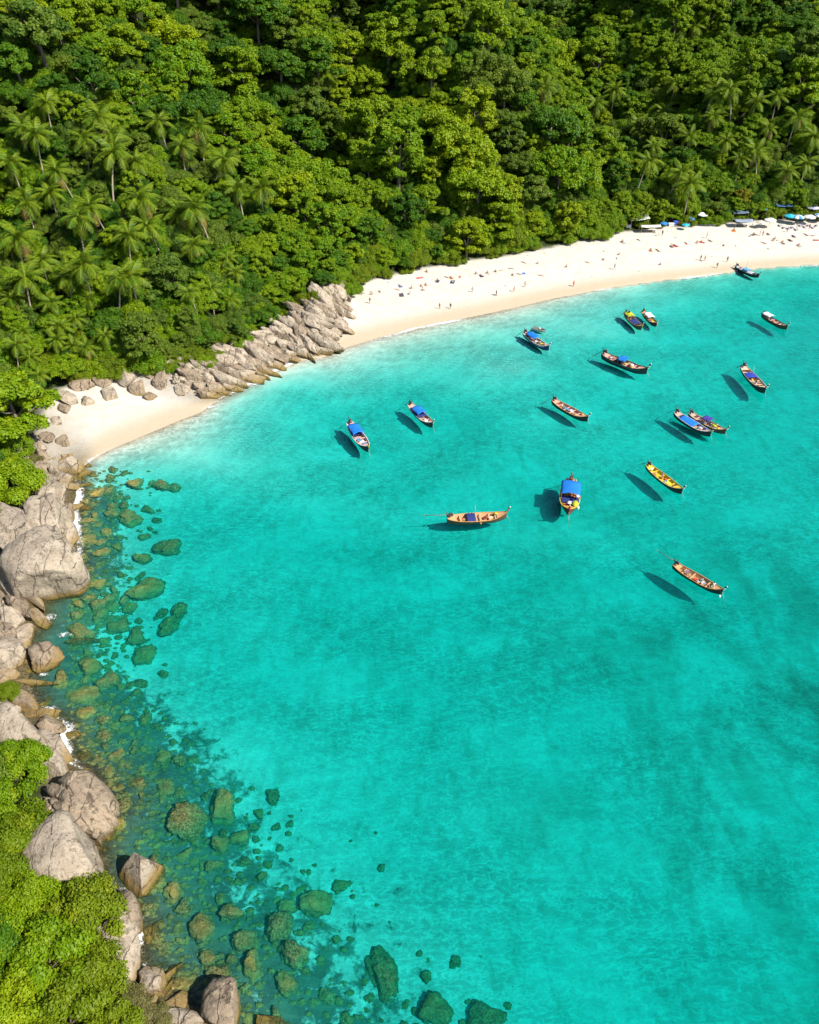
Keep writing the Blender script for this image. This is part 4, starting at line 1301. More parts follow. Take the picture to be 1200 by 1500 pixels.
def make_boat(p0, p1, label, hull, trim, deck, canopy=None, tarp=None, ribbon=(0.6, 0.5, 0.05), shaft='in', extras=(), stripe=None, people=(), scale_fix=None, wide=1.0):
    mid, hd, L = heading(p0, p1, .6)
    k = scale_fix or max(.78, min(1.12, L / BOAT_L))
    root = empty('longtail_boat', (mid.x, mid.y, 0.0), hd, k)
    root.scale = (k, k * wide, k * (1 + (wide - 1) * .3))
    tag(root, label, 'boat', 'longtail boats moored in the bay')
    def mt(n, c, r=.55): return paint('%s_%02d_%02d_%02d' % (n, c[0] * 99, c[1] * 99, c[2] * 99), c, r, .3)
    HM, TM, DM = mt('hull_paint', hull), mt('trim_paint', trim), mt('deck_wood', deck, .7)
    m = MB(); m.loft([section(u, 0) for u in US])
    e0 = section(-1, 0); m.add(e0, [tuple(range(len(e0)))])
    m.build('hull', HM, root, True)
    m = MB(); m.loft([section(u, .07)[::-1] for u in US]); e1 = section(-1, .07)
    m.build('inner_planking', DM, root, True)
    # gunwale rail
    for s in (-1, 1):
        m = MB(); m.tube([(u * BOAT_L / 2, s * max(halfbeam(u) - .035, .02), sheer(u) + .02) for u in US], .06, 5)
        m.build('gunwale', TM, root, True)
    if stripe:
        for s in (-1, 1):
            m = MB()
            m.loft([[(u * BOAT_L / 2, s * (halfbeam(u) * .965 ** (1) + .012), sheer(u) - .12 - .02), (u * BOAT_L / 2, s * (halfbeam(u) * .91 + .012), sheer(u) - .30)] for u in US[1:-3]])
            m.build('painted_stripe', mt('stripe', stripe), root, False, .01)
    # floor boards, each its own plank
    for r_ in range(-2, 3):
        m = MB()
        pts = [u for u in US if halfbeam(u) * .7 > abs(r_) * .26 + .14 and -.9 < u < .72]
        if len(pts) < 2: continue
        m.loft([[(u * BOAT_L / 2, r_ * .26 - .115, .34), (u * BOAT_L / 2, r_ * .26 + .115, .34)] for u in pts])
        m.build('floor_board', DM, root, False, .03)
    for u in (-.55, -.2, .12, .42, .62):
        m = MB(); w = halfbeam(u) * 2 - .14
        m.box((u * BOAT_L / 2, 0, sheer(u) - .16), (.26, w, .05)); m.build('thwart', DM, root)
    # fore and after decks
    for lo, hi, nm in ((.66, .985, 'foredeck'), (-.995, -.72, 'after_deck')):
        us = [lo + (hi - lo) * i / 8 for i in range(9)]
        m = MB(); m.loft([[(u * BOAT_L / 2, -max(halfbeam(u) - .08, .01), sheer(u) - .05), (u * BOAT_L / 2, max(halfbeam(u) - .08, .01), sheer(u) - .05)] for u in us])
        m.build(nm, DM, root, False, .03)
    # raked stem post with its bundle of ribbons
    bx, bz = BOAT_L / 2, sheer(1)
    m = MB(); m.loft([[(bx - .3 + a, -.05, bz - .75 + b), (bx - .02 + a, -.05, bz - .7 + b), (bx - .02 + a, .05, bz - .7 + b), (bx - .3 + a, .05, bz - .75 + b)] for a, b in ((-.25, -.3), (0, .3), (.28, .95), (.52, 1.55))], True)
    v0 = len(m.v); m.add([m.v[i] for i in range(v0 - 4, v0)], [(0, 1, 2, 3)])
    post = m.build('bow_post', HM, root)
    m = MB(); m.blob((bx + .18, 0, bz + .30), .17, (1, 1, 1.0), 3, .4, 2); m.blob((bx + .05, .0, bz - .05), .13, (1, 1, 1.6), 4, .4, 2)
    m.build('ribbons', mt('ribbon', ribbon, .8), post, True)
    m = MB(); m.box((bx + .46, 0, bz + .90), (.17, .12, .16)); m.build('post_cap', mt('cap', (.75, .72, .65)), post)
    # stern: post, engine and long propeller shaft
    sx, sz = -BOAT_L / 2, sheer(-1)
    m = MB(); m.tube([(sx + .25, 0, sz - .2), (sx + .05, 0, sz + .5), (sx - .18, 0, sz + 1.05)], [.10, .09, .07], 6); m.build('stern_post', HM, root, True)
    eng = MB(); eng.box((sx + .55, 0, sz + .42), (.72, .40, .34)); eng.box((sx + .58, 0, sz + .68), (.42, .30, .2)); eng.tube([(sx + .4, .16, sz + .7), (sx + .4, .2, sz + 1.05)], .05, 6)
    en = eng.build('engine', mt('engine_iron', (.07, .07, .075)), root)
    m = MB(); m.blob((sx + .92, 0, sz + .55), .17, (.6, 1, 1), 1, .05, 2); m.build('radiator', mt('radiator', (.35, .10, .05)), en, True)
    if shaft == 'up': a, b = (sx + .1, .0, sz + .5), (sx - 3.6, 0.1, sz + .55)
    elif shaft == 'side': a, b = (sx + .1, .0, sz + .45), (sx - 1.6, -1.5, -.15)
    else: a, b = (sx + .1, 0, sz + .45), (sx - 2.2, .3, -.35)
    m = MB(); m.tube([a, ((a[0] + b[0]) / 2, (a[1] + b[1]) / 2, (a[2] + b[2]) / 2 - .05), b], [.06, .05, .045], 6)
    sh_ = m.build('propeller_shaft', mt('shaft', (.16, .13, .10)), root, True)
    m = MB()
    for q in range(3): m.box((b[0], b[1] + .11 * math.cos(q * 2.1), b[2] + .11 * math.sin(q * 2.1)), (.04, .13, .17), Euler((q * 2.1, .4, 0)))
    m.build('propeller', mt('brass', (.35, .25, .08)), sh_)
    if canopy:
        cc, u0, u1, hgt = canopy
        x0, x1 = u0 * BOAT_L / 2, u1 * BOAT_L / 2
        wv = 1.08
        secs = []
        for i in range(7):
            x = x0 + (x1 - x0) * i / 6
            secs.append([(x, -wv + 2 * wv * q / 8, hgt + .30 * (1 - (2 * q / 8 - 1) ** 2) + .05 * math.sin(i * 1.7 + q) - .06 * math.sin(math.pi * i / 6)) for q in range(9)])
        cz = MB(); cz.loft(secs)
        roof = cz.build('canopy', mt('canvas', cc, .8), root, True, .025)
        for x in (x0 + .1, x1 - .1):
            for s in (-1, 1):
                m = MB(); m.tube([(x, s * .96, .6), (x, s * 1.0, hgt + .06)], .03, 5); m.build('canopy_post', mt('post', (.30, .24, .17)), root)
        for q in range(3):
            m = MB(); m.tube([(x0 + (x1 - x0) * (q + .5) / 3, -wv + .05, hgt - .03), (x0 + (x1 - x0) * (q + .5) / 3, 0, hgt + .24), (x0 + (x1 - x0) * (q + .5) / 3, wv - .05, hgt - .03)], .025, 5)
            m.build('hoop', mt('post', (.30, .24, .17)), roof)
    if tarp:
        tc, u0, u1 = tarp
        m = MB(); secs = []
        for i in range(8):
            u = u0 + (u1 - u0) * i / 7
            w = halfbeam(u) - .05
            secs.append([(u * BOAT_L / 2, -w + 2 * w * q / 8, sheer(u) + .03 + .16 * math.sin(math.pi * q / 8) + .07 * math.sin(i * 2.3 + q * 1.9)) for q in range(9)])
        m.loft(secs); m.build('tarpaulin', mt('tarp', tc, .75), root, True, .02)
    for nm, u, y, z, sz_, c in extras:
        m = MB()
        if nm in ('bundle', 'fender', 'cushion'): m.blob((u * BOAT_L / 2, y, z), 1.0, sz_, int(u * 10), .25, 2)
        elif nm == 'flag_pole': m.tube([(u * BOAT_L / 2, y, .2), (u * BOAT_L / 2, y, z)], .03, 5)
        else: m.box((u * BOAT_L / 2, y, z), sz_, u * 2)
        m.build(nm, mt('gear', c, .75), root, nm != 'crate')
    rk = random.Random(int(mid.x * 10))
    for q in range(9):
        nm = rk.choice(['fuel_can', 'life_vest', 'rope_coil', 'fish_box', 'life_vest'])
        u_ = rk.uniform(-.62, .66); y_ = rk.uniform(-.6, .6) * halfbeam(u_); z_ = .42 if abs(u_) < .62 else sheer(u_)
        m = MB(); x_ = u_ * BOAT_L / 2
        if nm == 'fuel_can': m.box((x_, y_, z_ + .16), (.26, .38, .36), rk.uniform(0, 3), .85); m.tube([(x_, y_, z_ + .34), (x_, y_, z_ + .44)], .05, 6); cc_ = rk.choice([(.05, .15, .5), (.6, .6, .55), (.5, .06, .04)])
        elif nm == 'life_vest': m.blob((x_, y_, z_ + .08), .34, (1, .75, .35), q, .5, 2); cc_ = rk.choice([(.65, .18, .03), (.60, .10, .03), (.6, .45, .03)])
        elif nm == 'rope_coil':
            m.tube([(x_ + .26 * math.cos(a_ * .5), y_ + .26 * math.sin(a_ * .5), z_ + .02 + .012 * a_) for a_ in range(26)], .045, 5); cc_ = (.45, .40, .28)
        else: m.box((x_, y_, z_ + .15), (.62, .45, .32), rk.uniform(0, 3), 1.08); cc_ = rk.choice([(.62, .62, .6), (.06, .25, .45), (.35, .2, .1)])
        m.build(nm, mt('kit', cc_, .7), root, nm in ('life_vest', 'rope_coil'))
    # mooring line into the water
    m = MB(); m.tube([(bx - .1, 0, bz - .5), (bx + .5, .1, -.1), (bx + 1.2, .2, -1.5)], .02, 4); m.build('mooring_line', mt('rope', (.55, .50, .38)), root)
    for kind, u, y, z, rz, col, lab in people:
        w = Matrix.Translation(root.location) @ Matrix.Rotation(hd, 4, 'Z')
        q = w @ Vector((u * BOAT_L / 2 * k, y * k, z * k))
        make_person(kind, q, hd + rz, col, lab)
    return root

BLUE = (0.006, 0.16, 0.58); NAVY = (0.02, 0.035, 0.16); WHITE = (0.72, 0.72, 0.70); YEL = (0.62, 0.47, 0.03); BLK = (0.028, 0.026, 0.028)
BRN = (0.12, 0.055, 0.03); PINK = (0.52, 0.34, 0.27); ORG = (0.55, 0.26, 0.08); TEAL = (0.02, 0.14, 0.17); LIME = (0.42, 0.45, 0.02); GREY = (.42, .42, .44)
make_boat((512, 622), (540, 661), 'dark longtail boat with a blue canopy aft and a red and white foredeck', BLK, WHITE, (0.60, 0.38, 0.33), (BLUE, -.62, .05, 1.55), (NAVY, -.5, -.05), YEL,
          extras=[('crate', -.78, .1, .85, (.6, .9, .3), ORG), ('bundle', .3, .2, .5, (.5, .3, .2), WHITE), ('bundle', .2, -.3, .45, (.4, .3, .2), RED)])
make_boat((600, 594), (634, 625), 'dark longtail boat with a blue canopy, grey bundles amidships and tan engine deck', BLK, GREY, PINK, (BLUE, -.45, .15, 1.6), (NAVY, -.4, .2), (.6, .4, .2),
          extras=[('crate', -.72, 0, .85, (.7, .8, .3), (.6, .45, .25)), ('bundle', .38, .1, .55, (.7, .4, .2), (.6, .58, .56)), ('bundle', .5, -.2, .6, (.4, .3, .2), WHITE)])
make_boat((768, 489), (804, 512), 'navy longtail boat with a bright blue canopy and yellow cushions at the bow', NAVY, WHITE, PINK, (BLUE, -.6, .1, 1.7), None, (.7, .7, .65), stripe=WHITE,
          extras=[('cushion', .45, .1, .85, (.8, .45, .18), YEL), ('cushion', .2, -.2, .75, (.5, .3, .2), BRN), ('crate', -.8, 0, .9, (.4, .5, .5), (.3, .05, .04))])
make_boat((916, 460), (940, 482), 'brown longtail boat with a yellow green canopy, beside a white roofed boat', BRN, ORG, PINK, (LIME, -.75, -.2, 1.6), (NAVY, -.15, .5), YEL,
          extras=[('bundle', -.6, 0, 2.15, (.25, .25, .3), BLK), ('fender', .8, .5, .7, (.15, .15, .25), ORG)])
make_boat((942, 457), (962, 477), 'black longtail boat with a white canopy, beside a yellow green roofed boat', BLK, TEAL, ORG, (WHITE, -.45, .25, 1.6), None, (.7, .65, .55),
          extras=[('cushion', .4, 0, .75, (.5, .45, .15), YEL), ('fender', .85, .45, .8, (.14, .14, .2), ORG)])
make_boat((884, 522), (946, 546), 'long black longtail boat with a small blue canopy and a standing passenger aft', BLK, BRN, (0.58, 0.33, 0.26), (BLUE, -.2, .12, 1.6), (BLK, -.35, .05), (.7, .68, .3), stripe=TEAL, scale_fix=1.18,
          extras=[('bundle', .3, .2, .8, (.45, .3, .3), WHITE), ('cushion', .35, -.2, .7, (.4, .3, .2), ORG), ('fender', .8, .55, .75, (.2, .18, .25), (.7, .55, .35))],
          people=[('stand', -.52, .1, .2, .4, (.35, .07, .05), 'person in a red top standing aft on the long black boat')])
make_boat((810, 588), (861, 616), 'open black longtail boat with pink boards and no canopy', BLK, ORG, (0.62, 0.33, 0.24), None, None, WHITE, 'side',
          extras=[('bundle', .05, .1, .7, (.5, .35, .25), WHITE), ('bundle', .2, -.2, .55, (.4, .3, .2), GREY), ('crate', -.35, 0, .55, (.7, .5, .25), TEAL), ('fender', .92, .3, .9, (.18, .18, .25), (.75, .45, .3))])
make_boat((1078, 391), (1112, 405), 'longtail boat drawn up at the sand edge with a small light blue canopy', BLK, TEAL, GREY, ((.10, .35, .60), -.25, .2, 1.4), (GREY, -.6, .5), YEL, extras=[('fender', .8, .55, .5, (.25, .2, .3), YEL), ('flag_pole', -.2, .3, 4.2, (0, 0, 0), BRN)])
make_boat((1117, 461), (1153, 481), 'brown longtail boat with a white canopy over its stern', BRN, BLK, (0.56, 0.36, 0.28), (WHITE, -.85, -.25, 1.6), None, (.7, .65, .5), extras=[('cushion', -.1, .1, .55, (.6, .4, .2), (.5, .2, .12)), ('bundle', .35, 0, .6, (.3, .3, .25), BLK)])
make_boat((1086, 538), (1122, 577), 'slim longtail boat with a royal blue tarpaulin and a bather amidships', BLK, PINK, (0.62, 0.42, 0.30), None, ((.02, .05, .35), -.45, -.05), (.75, .7, .6), 'in',
          extras=[('bundle', .3, .1, .55, (.5, .35, .2), (.15, .05, .12)), ('flag_pole', -.3, .4, 2.6, (0, 0, 0), GREY)], people=[('sit', .12, .25, .5, 1.6, (.05, .05, .08), 'person sitting in the slim boat with the royal blue tarpaulin')])
make_boat((989, 606), (1041, 638), 'black longtail boat filled with a bright blue tarpaulin, moored against another', BLK, WHITE, PINK, None, (BLUE, -.62, .2), (.7, .6, .2), extras=[('bundle', .4, .1, .8, (.6, .35, .2), GREY), ('fender', .72, .7, .6, (.25, .2, .3), (.6, .2, .08))])
make_boat((1010, 607), (1063, 634), 'longtail boat with a purple blue canopy and lime cloth, moored against another', BRN, (.55, .35, .2), PINK, ((.05, .04, .25), -.2, .2, 1.9), None, (.75, .65, .5),
          extras=[('cushion', .36, .0, .95, (.65, .45, .35), LIME), ('bundle', .1, .1, .7, (.6, .4, .3), BLK), ('cushion', -.3, .1, .5, (.5, .3, .2), ORG)],
          people=[('sit', .45, .3, .8, 2.0, (.7, .45, .35), 'person perched by the lime cloth on the purple roofed boat')])
make_boat((948, 683), (999, 722), 'black longtail boat with a bright yellow interior and one person standing inside', BLK, (.55, .42, .2), YEL, None, None, WHITE, 'in',
          extras=[('cushion', .2, .1, .45, (.8, .5, .12), (.6, .55, .06)), ('crate', .55, 0, .75, (.5, .5, .2), (.25, .08, .05)), ('bundle', -.75, 0, .8, (.35, .5, .15), (.7, .5, .45))], people=[('stand', -.12, 0, .2, 1.2, (.55, .45, .40), 'person in pale clothes standing in the yellow boat')])
make_boat((836, 706), (833, 754), 'broad boat with a blue canopy, red bow ribbons and yellow rails', (.14, .04, .03), YEL, ORG, (BLUE, -.55, .25, 1.9), (NAVY, .05, .45), RED, scale_fix=.98, wide=1.5,
          extras=[('cushion', -.75, 0, 1.2, (.3, .4, .35), RED), ('cushion', .45, .65, .95, (.9, .35, .3), LIME), ('bundle', .3, .8, 1.9, (.22, .22, .22), WHITE), ('bundle', .2, .95, 1.5, (.3, .2, .2), RED), ('bundle', .4, 0, .9, (.4, .35, .2), WHITE), ('fender', .5, 1.0, .4, (.2, .18, .35), WHITE)],
          people=[('stand', .05, .55, .55, 0, (.6, .1, .06), 'person in red standing beside the blue canopy of the broad boat')])
make_boat((655, 762), (742, 757), 'low wooden longtail boat with its propeller shaft raised straight behind it', BRN, ORG, (0.58, 0.33, 0.16), None, (NAVY, -.35, -.05), (.25, .16, .1), 'up',
          extras=[('crate', .25, .1, .45, (.6, .5, .3), BRN), ('bundle', .45, 0, .6, (.5, .35, .2), (.6, .45, .3)), ('flag_pole', -.05, .5, 2.8, (0, 0, 0), GREY), ('fender', .1, -1.0, .35, (.15, .12, .2), ORG)])
make_boat((987, 828), (1058, 869), 'black longtail boat carrying three seated passengers, its shaft lifted behind', BLK, ORG, (0.52, 0.30, 0.14), None, None, WHITE, 'up',
          extras=[('cushion', -.05, -.1, .5, (.6, .4, .15), (.5, .06, .03)), ('bundle', .22, .2, .5, (.5, .35, .2), (.02, .25, .5)), ('bundle', .08, -.3, .55, (.4, .3, .2), GREY), ('fender', .98, -.4, .2, (.2, .2, .3), WHITE)],
          people=[('sit', -.45, .1, .55, -.5, (.22, .20, .50), 'person in a violet shirt sitting aft in the black passenger boat'), ('sit', .18, .1, .5, .3, (.03, .30, .5), 'person in blue shorts sitting amidships in the black passenger boat'),
                  ('sit', .62, .2, .9, 2.6, (.7, .66, .6), 'person with a pale shirt sitting on the foredeck of the black passenger boat')])
# small grey tender behind the blue roofed boat
tm = MB(); tm.loft([[(x, -w, .35 + .1 * abs(x)), (x, -w * .7, -.1), (x, w * .7, -.1), (x, w, .35 + .1 * abs(x))] for x, w in ((-1.5, .45), (-.8, .62), (0, .66), (.8, .5), (1.6, .06))])
p = G(789, 484)
tr = empty('rowing_dinghy', (p.x, p.y, 0), -.5, 1.1)
tag(tr, 'small grey dinghy floating beside the navy boat with yellow cushions', 'dinghy')
tm.build('hull', paint('dinghy_grey', (.30, .30, .30)), tr, False, .04)
for x in (-.7, .3):
    m = MB(); m.box((x, 0, .22), (.25, 1.05, .05)); m.build('thwart', BARK, tr)
m = MB(); m.blob((.1, .1, .45), .35, (1, .7, .7), 3, .3, 2); m.build('bundle', paint('pale_canvas', (.55, .5, .45)), tr, True)
# ------------------------------------------------------------------ beach life
TOWEL = object_colour_mat('towel_cloth', .9)
def towel_mesh():
    m = MB(); n = 7
    m.loft([[(-.95 + 1.9 * i / n, -.5 + 1.0 * q / 4, .03 + .025 * math.sin(i * 1.9 + q * 2.3)) for q in range(5)] for i in range(n + 1)])
    return m.mesh('beach_towel', True)
TOWEL_ME = towel_mesh()
PAL = {'n': ((.03, .04, .14), 'navy'), 'b': ((.05, .18, .45), 'blue'), 'r': ((.50, .04, .04), 'red'), 'o': ((.60, .20, .05), 'orange'), 'y': ((.55, .42, .10), 'yellow'), 'p': ((.22, .12, .35), 'purple'),
       'd': ((.06, .05, .06), 'black'), 'g': ((.35, .34, .33), 'grey'), 'k': ((.55, .25, .25), 'pink'), 't': ((.05, .35, .38), 'teal')}
BATHERS = [(531, 431, 'y', 'l'), (544, 432, 'p', 's'), (556, 428, 'y', 'l'), (567, 409, 'g', '-'), (586, 419, 'b', 'l'), (582, 425, 'k', 'l'), (603, 423, 'o', 's'), (588, 432, 'd', '-'), (600, 432, 'g', 's'),
           (615, 407, 'r', '-'), (617, 419, 'd', 'l'), (624, 417, 'o', 'l'), (625, 399, 'd', 's'), (641, 412, 'n', 's'), (619, 426, 'g', 's'), (655, 407, 'o', 'l'), (661, 407, 'o', 'l'), (674, 406, 'n', 'l'), (663, 413, 'n', 'l'),
           (682, 394, 'g', '-'), (697, 402, 'g', 's'), (705, 404, 'n', 'l'), (714, 401, 'd', 's'), (734, 397, 'p', 'l'), (726, 399, 'y', 's'), (748, 394, 'n', 'l'), (751, 403, 'o', 'l'), (760, 402, 'r', 'l'), (767, 385, 'n', 'l'), (788, 387, 'o', 's'), (767, 400, 'b', '-'), (792, 404, 'g', 'l'),
           (907, 374, 'o', 's'), (953, 367, 'o', 's'), (963, 367, 'd', 'l'), (983, 361, 'd', 's'), (989, 360, 'r', 'l'), (1005, 357, 'r', 'l'), (1028, 355, 'r', 's'), (1021, 356, 'k', 's'), (1040, 353, 'g', 'l'), (967, 389, 'd', 's'),
           (1099, 346, 'd', 'l'), (1125, 343, 'd', 'l'), (1118, 356, 'd', 'l'), (1132, 353, 'd', 's'), (1135, 351, 'd', 's'), (1146, 356, 'd', 's'), (1162, 346, 'd', 'l'), (1157, 352, 'd', 'l'), (1180, 344, 'd', 'l'), (1190, 346, 'g', 'l'), (1075, 338, 'o', 's'), (1104, 344, 'd', 's'),
           (830, 392, 'g', 's'), (860, 385, 'd', 'l'), (884, 380, 'g', 'l'), (1060, 360, 'k', 'l'), (1170, 360, 'g', 's'), (1195, 352, 'r', 'l'), (935, 352, 'd', 'l'), (912, 355, 'g', 's')]
rb = random.Random(31)
for i, (px, py, c, act) in enumerate(BATHERS):
    p = hit(px, py)
    rz = rb.choice([-1.3, 1.7, .3]) + rb.gauss(0, .4)
    col, nm = PAL[c]
    o = mesh_obj('beach_towel', TOWEL_ME, TOWEL, None, (p.x, p.y, p.z + .02), (0, 0, rz), rb.uniform(.95, 1.2))
    o.color = (*col, 1)
    tag(o, '%s towel spread on the pale sand of the long beach' % nm, 'towel', '%s towels on the long beach' % nm)
    if act != '-':
        wear = rb.choice(list(PAL.values()))
        kind = 'lie' if act == 'l' else 'sitfloor'
        wc = rb.choice('nbrodkt')
        make_person(kind, (p.x, p.y, p.z + (.05 if act == 'l' else .03)), rz + (math.pi if rb.random() < .4 else 0), PAL[wc][0],
                    ('person in %s swimwear lying on a %s towel on the long beach' if act == 'l' else 'person in %s swimwear sitting on a %s towel on the long beach') % (PAL[wc][1], nm),
                    'sunbathers on the long beach')
STANDERS = [(727, 434, 'd'), (692, 429, 'g'), (769, 421, 'g'), (753, 428, 'o'), (660, 453, 'd'), (644, 453, 'o'), (1035, 349, 'd'), (1113, 345, 'o'), (1117, 346, 'k'), (1065, 384, 'd'), (1050, 393, 'd'), (1032, 383, 'r'), (1026, 382, 'n'),
            (542, 445, 'd'), (1118, 318, 'o'), (1146, 322, 'o'), (1160, 306, 'r'), (1172, 307, 'r'), (1167, 335, 'g'), (1153, 340, 'p'), (1185, 336, 'd'), (1008, 334, 'b'), (970, 345, 'd'), (840, 420, 'r'), (900, 395, 'n')]
for px, py, c in STANDERS:
    p = hit(px, py)
    make_person(rb.choice(['stand', 'walk']), (p.x, p.y, p.z), rb.uniform(0, 6.28), PAL[c][0], 'person in %s clothes on foot on the long beach' % PAL[c][1], 'people on foot on the long beach')

# parasols
def parasol_meshes():
    m = MB(); n = 8
    rings = []
    for r, z in ((.04, 2.55), (.8, 2.33), (1.55, 2.02)):
        rings.append([(r * math.cos(2 * math.pi * (k + .5) / n) * (1 if k % 1 == 0 else 1), r * math.sin(2 * math.pi * (k + .5) / n), z) for k in range(n)])
    rings.append([(x, y, z - .2) for x, y, z in rings[-1]])
    m.loft(rings, True)
    top = m.mesh('parasol_top')
    m = MB(); m.tube([(0, 0, -.4), (0, 0, 2.6)], .03, 6)
    pole = m.mesh('parasol_pole', True)
    r = MB(); r.tube([(0, 0, 2.5), (1.5 * math.cos(.39), 1.5 * math.sin(.39), 2.0)], .018, 4)
    return top, pole, r.mesh('parasol_rib')
PT, PP, PR = parasol_meshes()
PARASOL_MATS = {'beige': striped_mat('beige_canvas', (.62, .55, .44), (.62, .50, .42)), 'white': striped_mat('white_canvas', (.68, .68, .66), (.62, .62, .62)), 'turquoise': striped_mat('turquoise_canvas', (.03, .42, .50), (.02, .33, .50)),
                'blue and white': striped_mat('blue_white_canvas', (.05, .25, .60), (.72, .72, .72)), 'lavender grey': striped_mat('lavender_canvas', (.36, .36, .46), (.42, .42, .50)), 'blue': striped_mat('blue_canvas', (.03, .20, .55), (.02, .16, .48))}
def parasol(px, py, c, sc, lab, tilt=0.0):
    p = hit(px, py, 2.1 * sc)
    root = empty('beach_parasol', (p.x, p.y, zt(p.x, p.y)), rb.uniform(0, 1), sc)
    root.rotation_euler = (tilt, tilt * .5, root.rotation_euler[2])
    tag(root, lab, 'parasol', 'parasols at the back of the long beach')
    mesh_obj('pole', PP, PALM_BARK, root)
    top = mesh_obj('canopy', PT, PARASOL_MATS[c], root)
    for k in range(8): mesh_obj('rib', PR, PALM_BARK, top, None, (0, 0, 2 * math.pi * k / 8))
for a in [(1115, 325, 'beige', .9, 'small beige parasol next to the wide white one at the sand edge'), (1129, 322, 'white', 1.15, 'wide white parasol beside the small beige one'),
          (1158, 316, 'turquoise', 1.1, 'turquoise parasol at the end of the parasol row'), (1170, 317, 'blue and white', 1.15, 'blue and white parasol next to the turquoise one'),
          (1187, 317, 'white', 1.15, 'white parasol between two blue striped ones'), (1202, 315, 'blue and white', 1.1, 'blue and white parasol next to the white one'),
          (1191, 303, 'lavender grey', 1.3, 'lavender grey parasol behind the parasol row'), (1029, 314, 'white', 1.1, 'lone white parasol beside the leaning palm trunk'),
          (973, 327, 'blue', .8, 'small blue parasol beside the white tarpaulin shelter'), (1005, 329, 'turquoise', .75, 'small turquoise parasol among the bathers\' gear'), (1012, 320, 'blue', .85, 'low blue parasol under the trees by the canoe')]:
    parasol(*a)

# tarpaulin shelters
def shelter(px, py, w, dpt, h, col, lab, rz, sag=.25, gable=.5):
    p = hit(px, py, h)
    root = empty('tarpaulin_shelter', (p.x, p.y, zt(p.x, p.y)), rz)
    tag(root, lab, 'shelter', 'tarpaulin shelters behind the long beach')
    m = MB()
    secs = []
    for i in range(9):
        x = -w / 2 + w * i / 8
        secs.append([(x, -dpt / 2 + dpt * q / 8, h + gable * (1 - abs(2 * q / 8 - 1)) - sag * math.sin(math.pi * i / 8) * .5 + .05 * math.sin(i * 2 + q)) for q in range(9)])
    m.loft(secs)
    t = m.build('tarpaulin', paint('sheet_%s' % lab.split()[0], col, .8, .25), root, True, .03)
    for sx in (-1, 1):
        for sy in (-1, 1):
            m = MB(); m.tube([(sx * w * .47, sy * dpt * .46, -.5), (sx * w * .47, sy * dpt * .46, h + .02)], .05, 5); m.build('post', PALM_BARK, root)
    m = MB(); m.box((0, 0, .45), (w * .6, .7, .06)); m.box((-w * .25, 0, .1), (.08, .6, .64)); m.box((w * .25, 0, .1), (.08, .6, .64)); m.build('bench', BARK, root)
shelter(932, 319, 6.5, 5.0, 2.4, (.55, .55, .53), 'pale peaked tarpaulin shelter behind the small palm', .35, .3, 1.2)
shelter(953, 331, 6.0, 2.2, 1.9, (.66, .62, .56), 'low white tarpaulin shelter in front of the small palm', .05, .15, .3)
shelter(1089, 323, 5.5, 3.0, 1.9, (.24, .28, .36), 'grey blue tarpaulin shelter beside the beige parasol', 0, .3, .3)
shelter(1150, 300, 7, 4.0, 2.6, (.03, .10, .22), 'dark blue tarpaulin shelter under the trees behind the parasol row', .1, .3, .5)
shelter(1108, 305, 6, 4.0, 2.5, (.03, .16, .20), 'teal tarpaulin shelter under the trees behind the beige parasol', -.1, .3, .5)
shelter(1083, 310, 5, 3.5, 2.4, (.10, .14, .20), 'slate tarpaulin shelter below the yellow leaved tree', .1, .3, .5)

# a beached canoe, a yellow board, sun loungers, ice boxes
p = hit(1025, 331)
m = MB(); m.loft([[(x, -w, .55 + .12 * abs(x / 3) ** 3), (x, -w * .7, .05), (x, w * .7, .05), (x, w, .55 + .12 * abs(x / 3) ** 3)] for x, w in ((-3.4, .05), (-2.4, .38), (-1, .52), (0, .55), (1, .52), (2.4, .38), (3.4, .05))])
c = empty('beached_canoe', (p.x, p.y, p.z + .02), -.15)
tag(c, 'dark canoe pulled up on the sand near the low blue parasol', 'canoe')
m.build('hull', paint('canoe_dark', (.08, .09, .11)), c, False, .05)
for x in (-1.5, 0, 1.5):
    m = MB(); m.box((x, 0, .42), (.22, .85, .05)); m.build('thwart', BARK, c)
p = hit(1040, 323)
m = MB(); m.loft([[(x, -w, .18 + .1 * abs(x / 2.4) ** 3), (x, w, .18 + .1 * abs(x / 2.4) ** 3)] for x, w in ((-2.6, .04), (-1.8, .32), (-.6, .42), (.6, .42), (1.8, .32), (2.6, .04))])
bd = empty('paddle_board', (p.x, p.y, p.z), -.12); tag(bd, 'yellow paddle board lying behind the dark canoe', 'board')
m.build('deck', paint('board_yellow', (.55, .38, .10)), bd, True, .12)
m = MB(); m.box((-2.1, 0, .05), (.3, .03, .25)); m.build('fin', BARK, bd)
def lounger():
    root = empty('sun_lounger')
    m = MB(); m.box((0, 0, .33), (1.25, .6, .07)); m.build('seat', paint('lounger_cloth', (.45, .42, .55), .85), root)
    m = MB(); m.box((-.9, 0, .52), (.68, .6, .07), Euler((0, .6, 0))); m.build('backrest', MATS['lounger_cloth'], root)
    for sx in (-.5, .5):
        for sy in (-.25, .25):
            m = MB(); m.box((sx, sy, .14), (.06, .06, .34)); m.build('leg', BARK, root)
    return root
L0 = lounger()
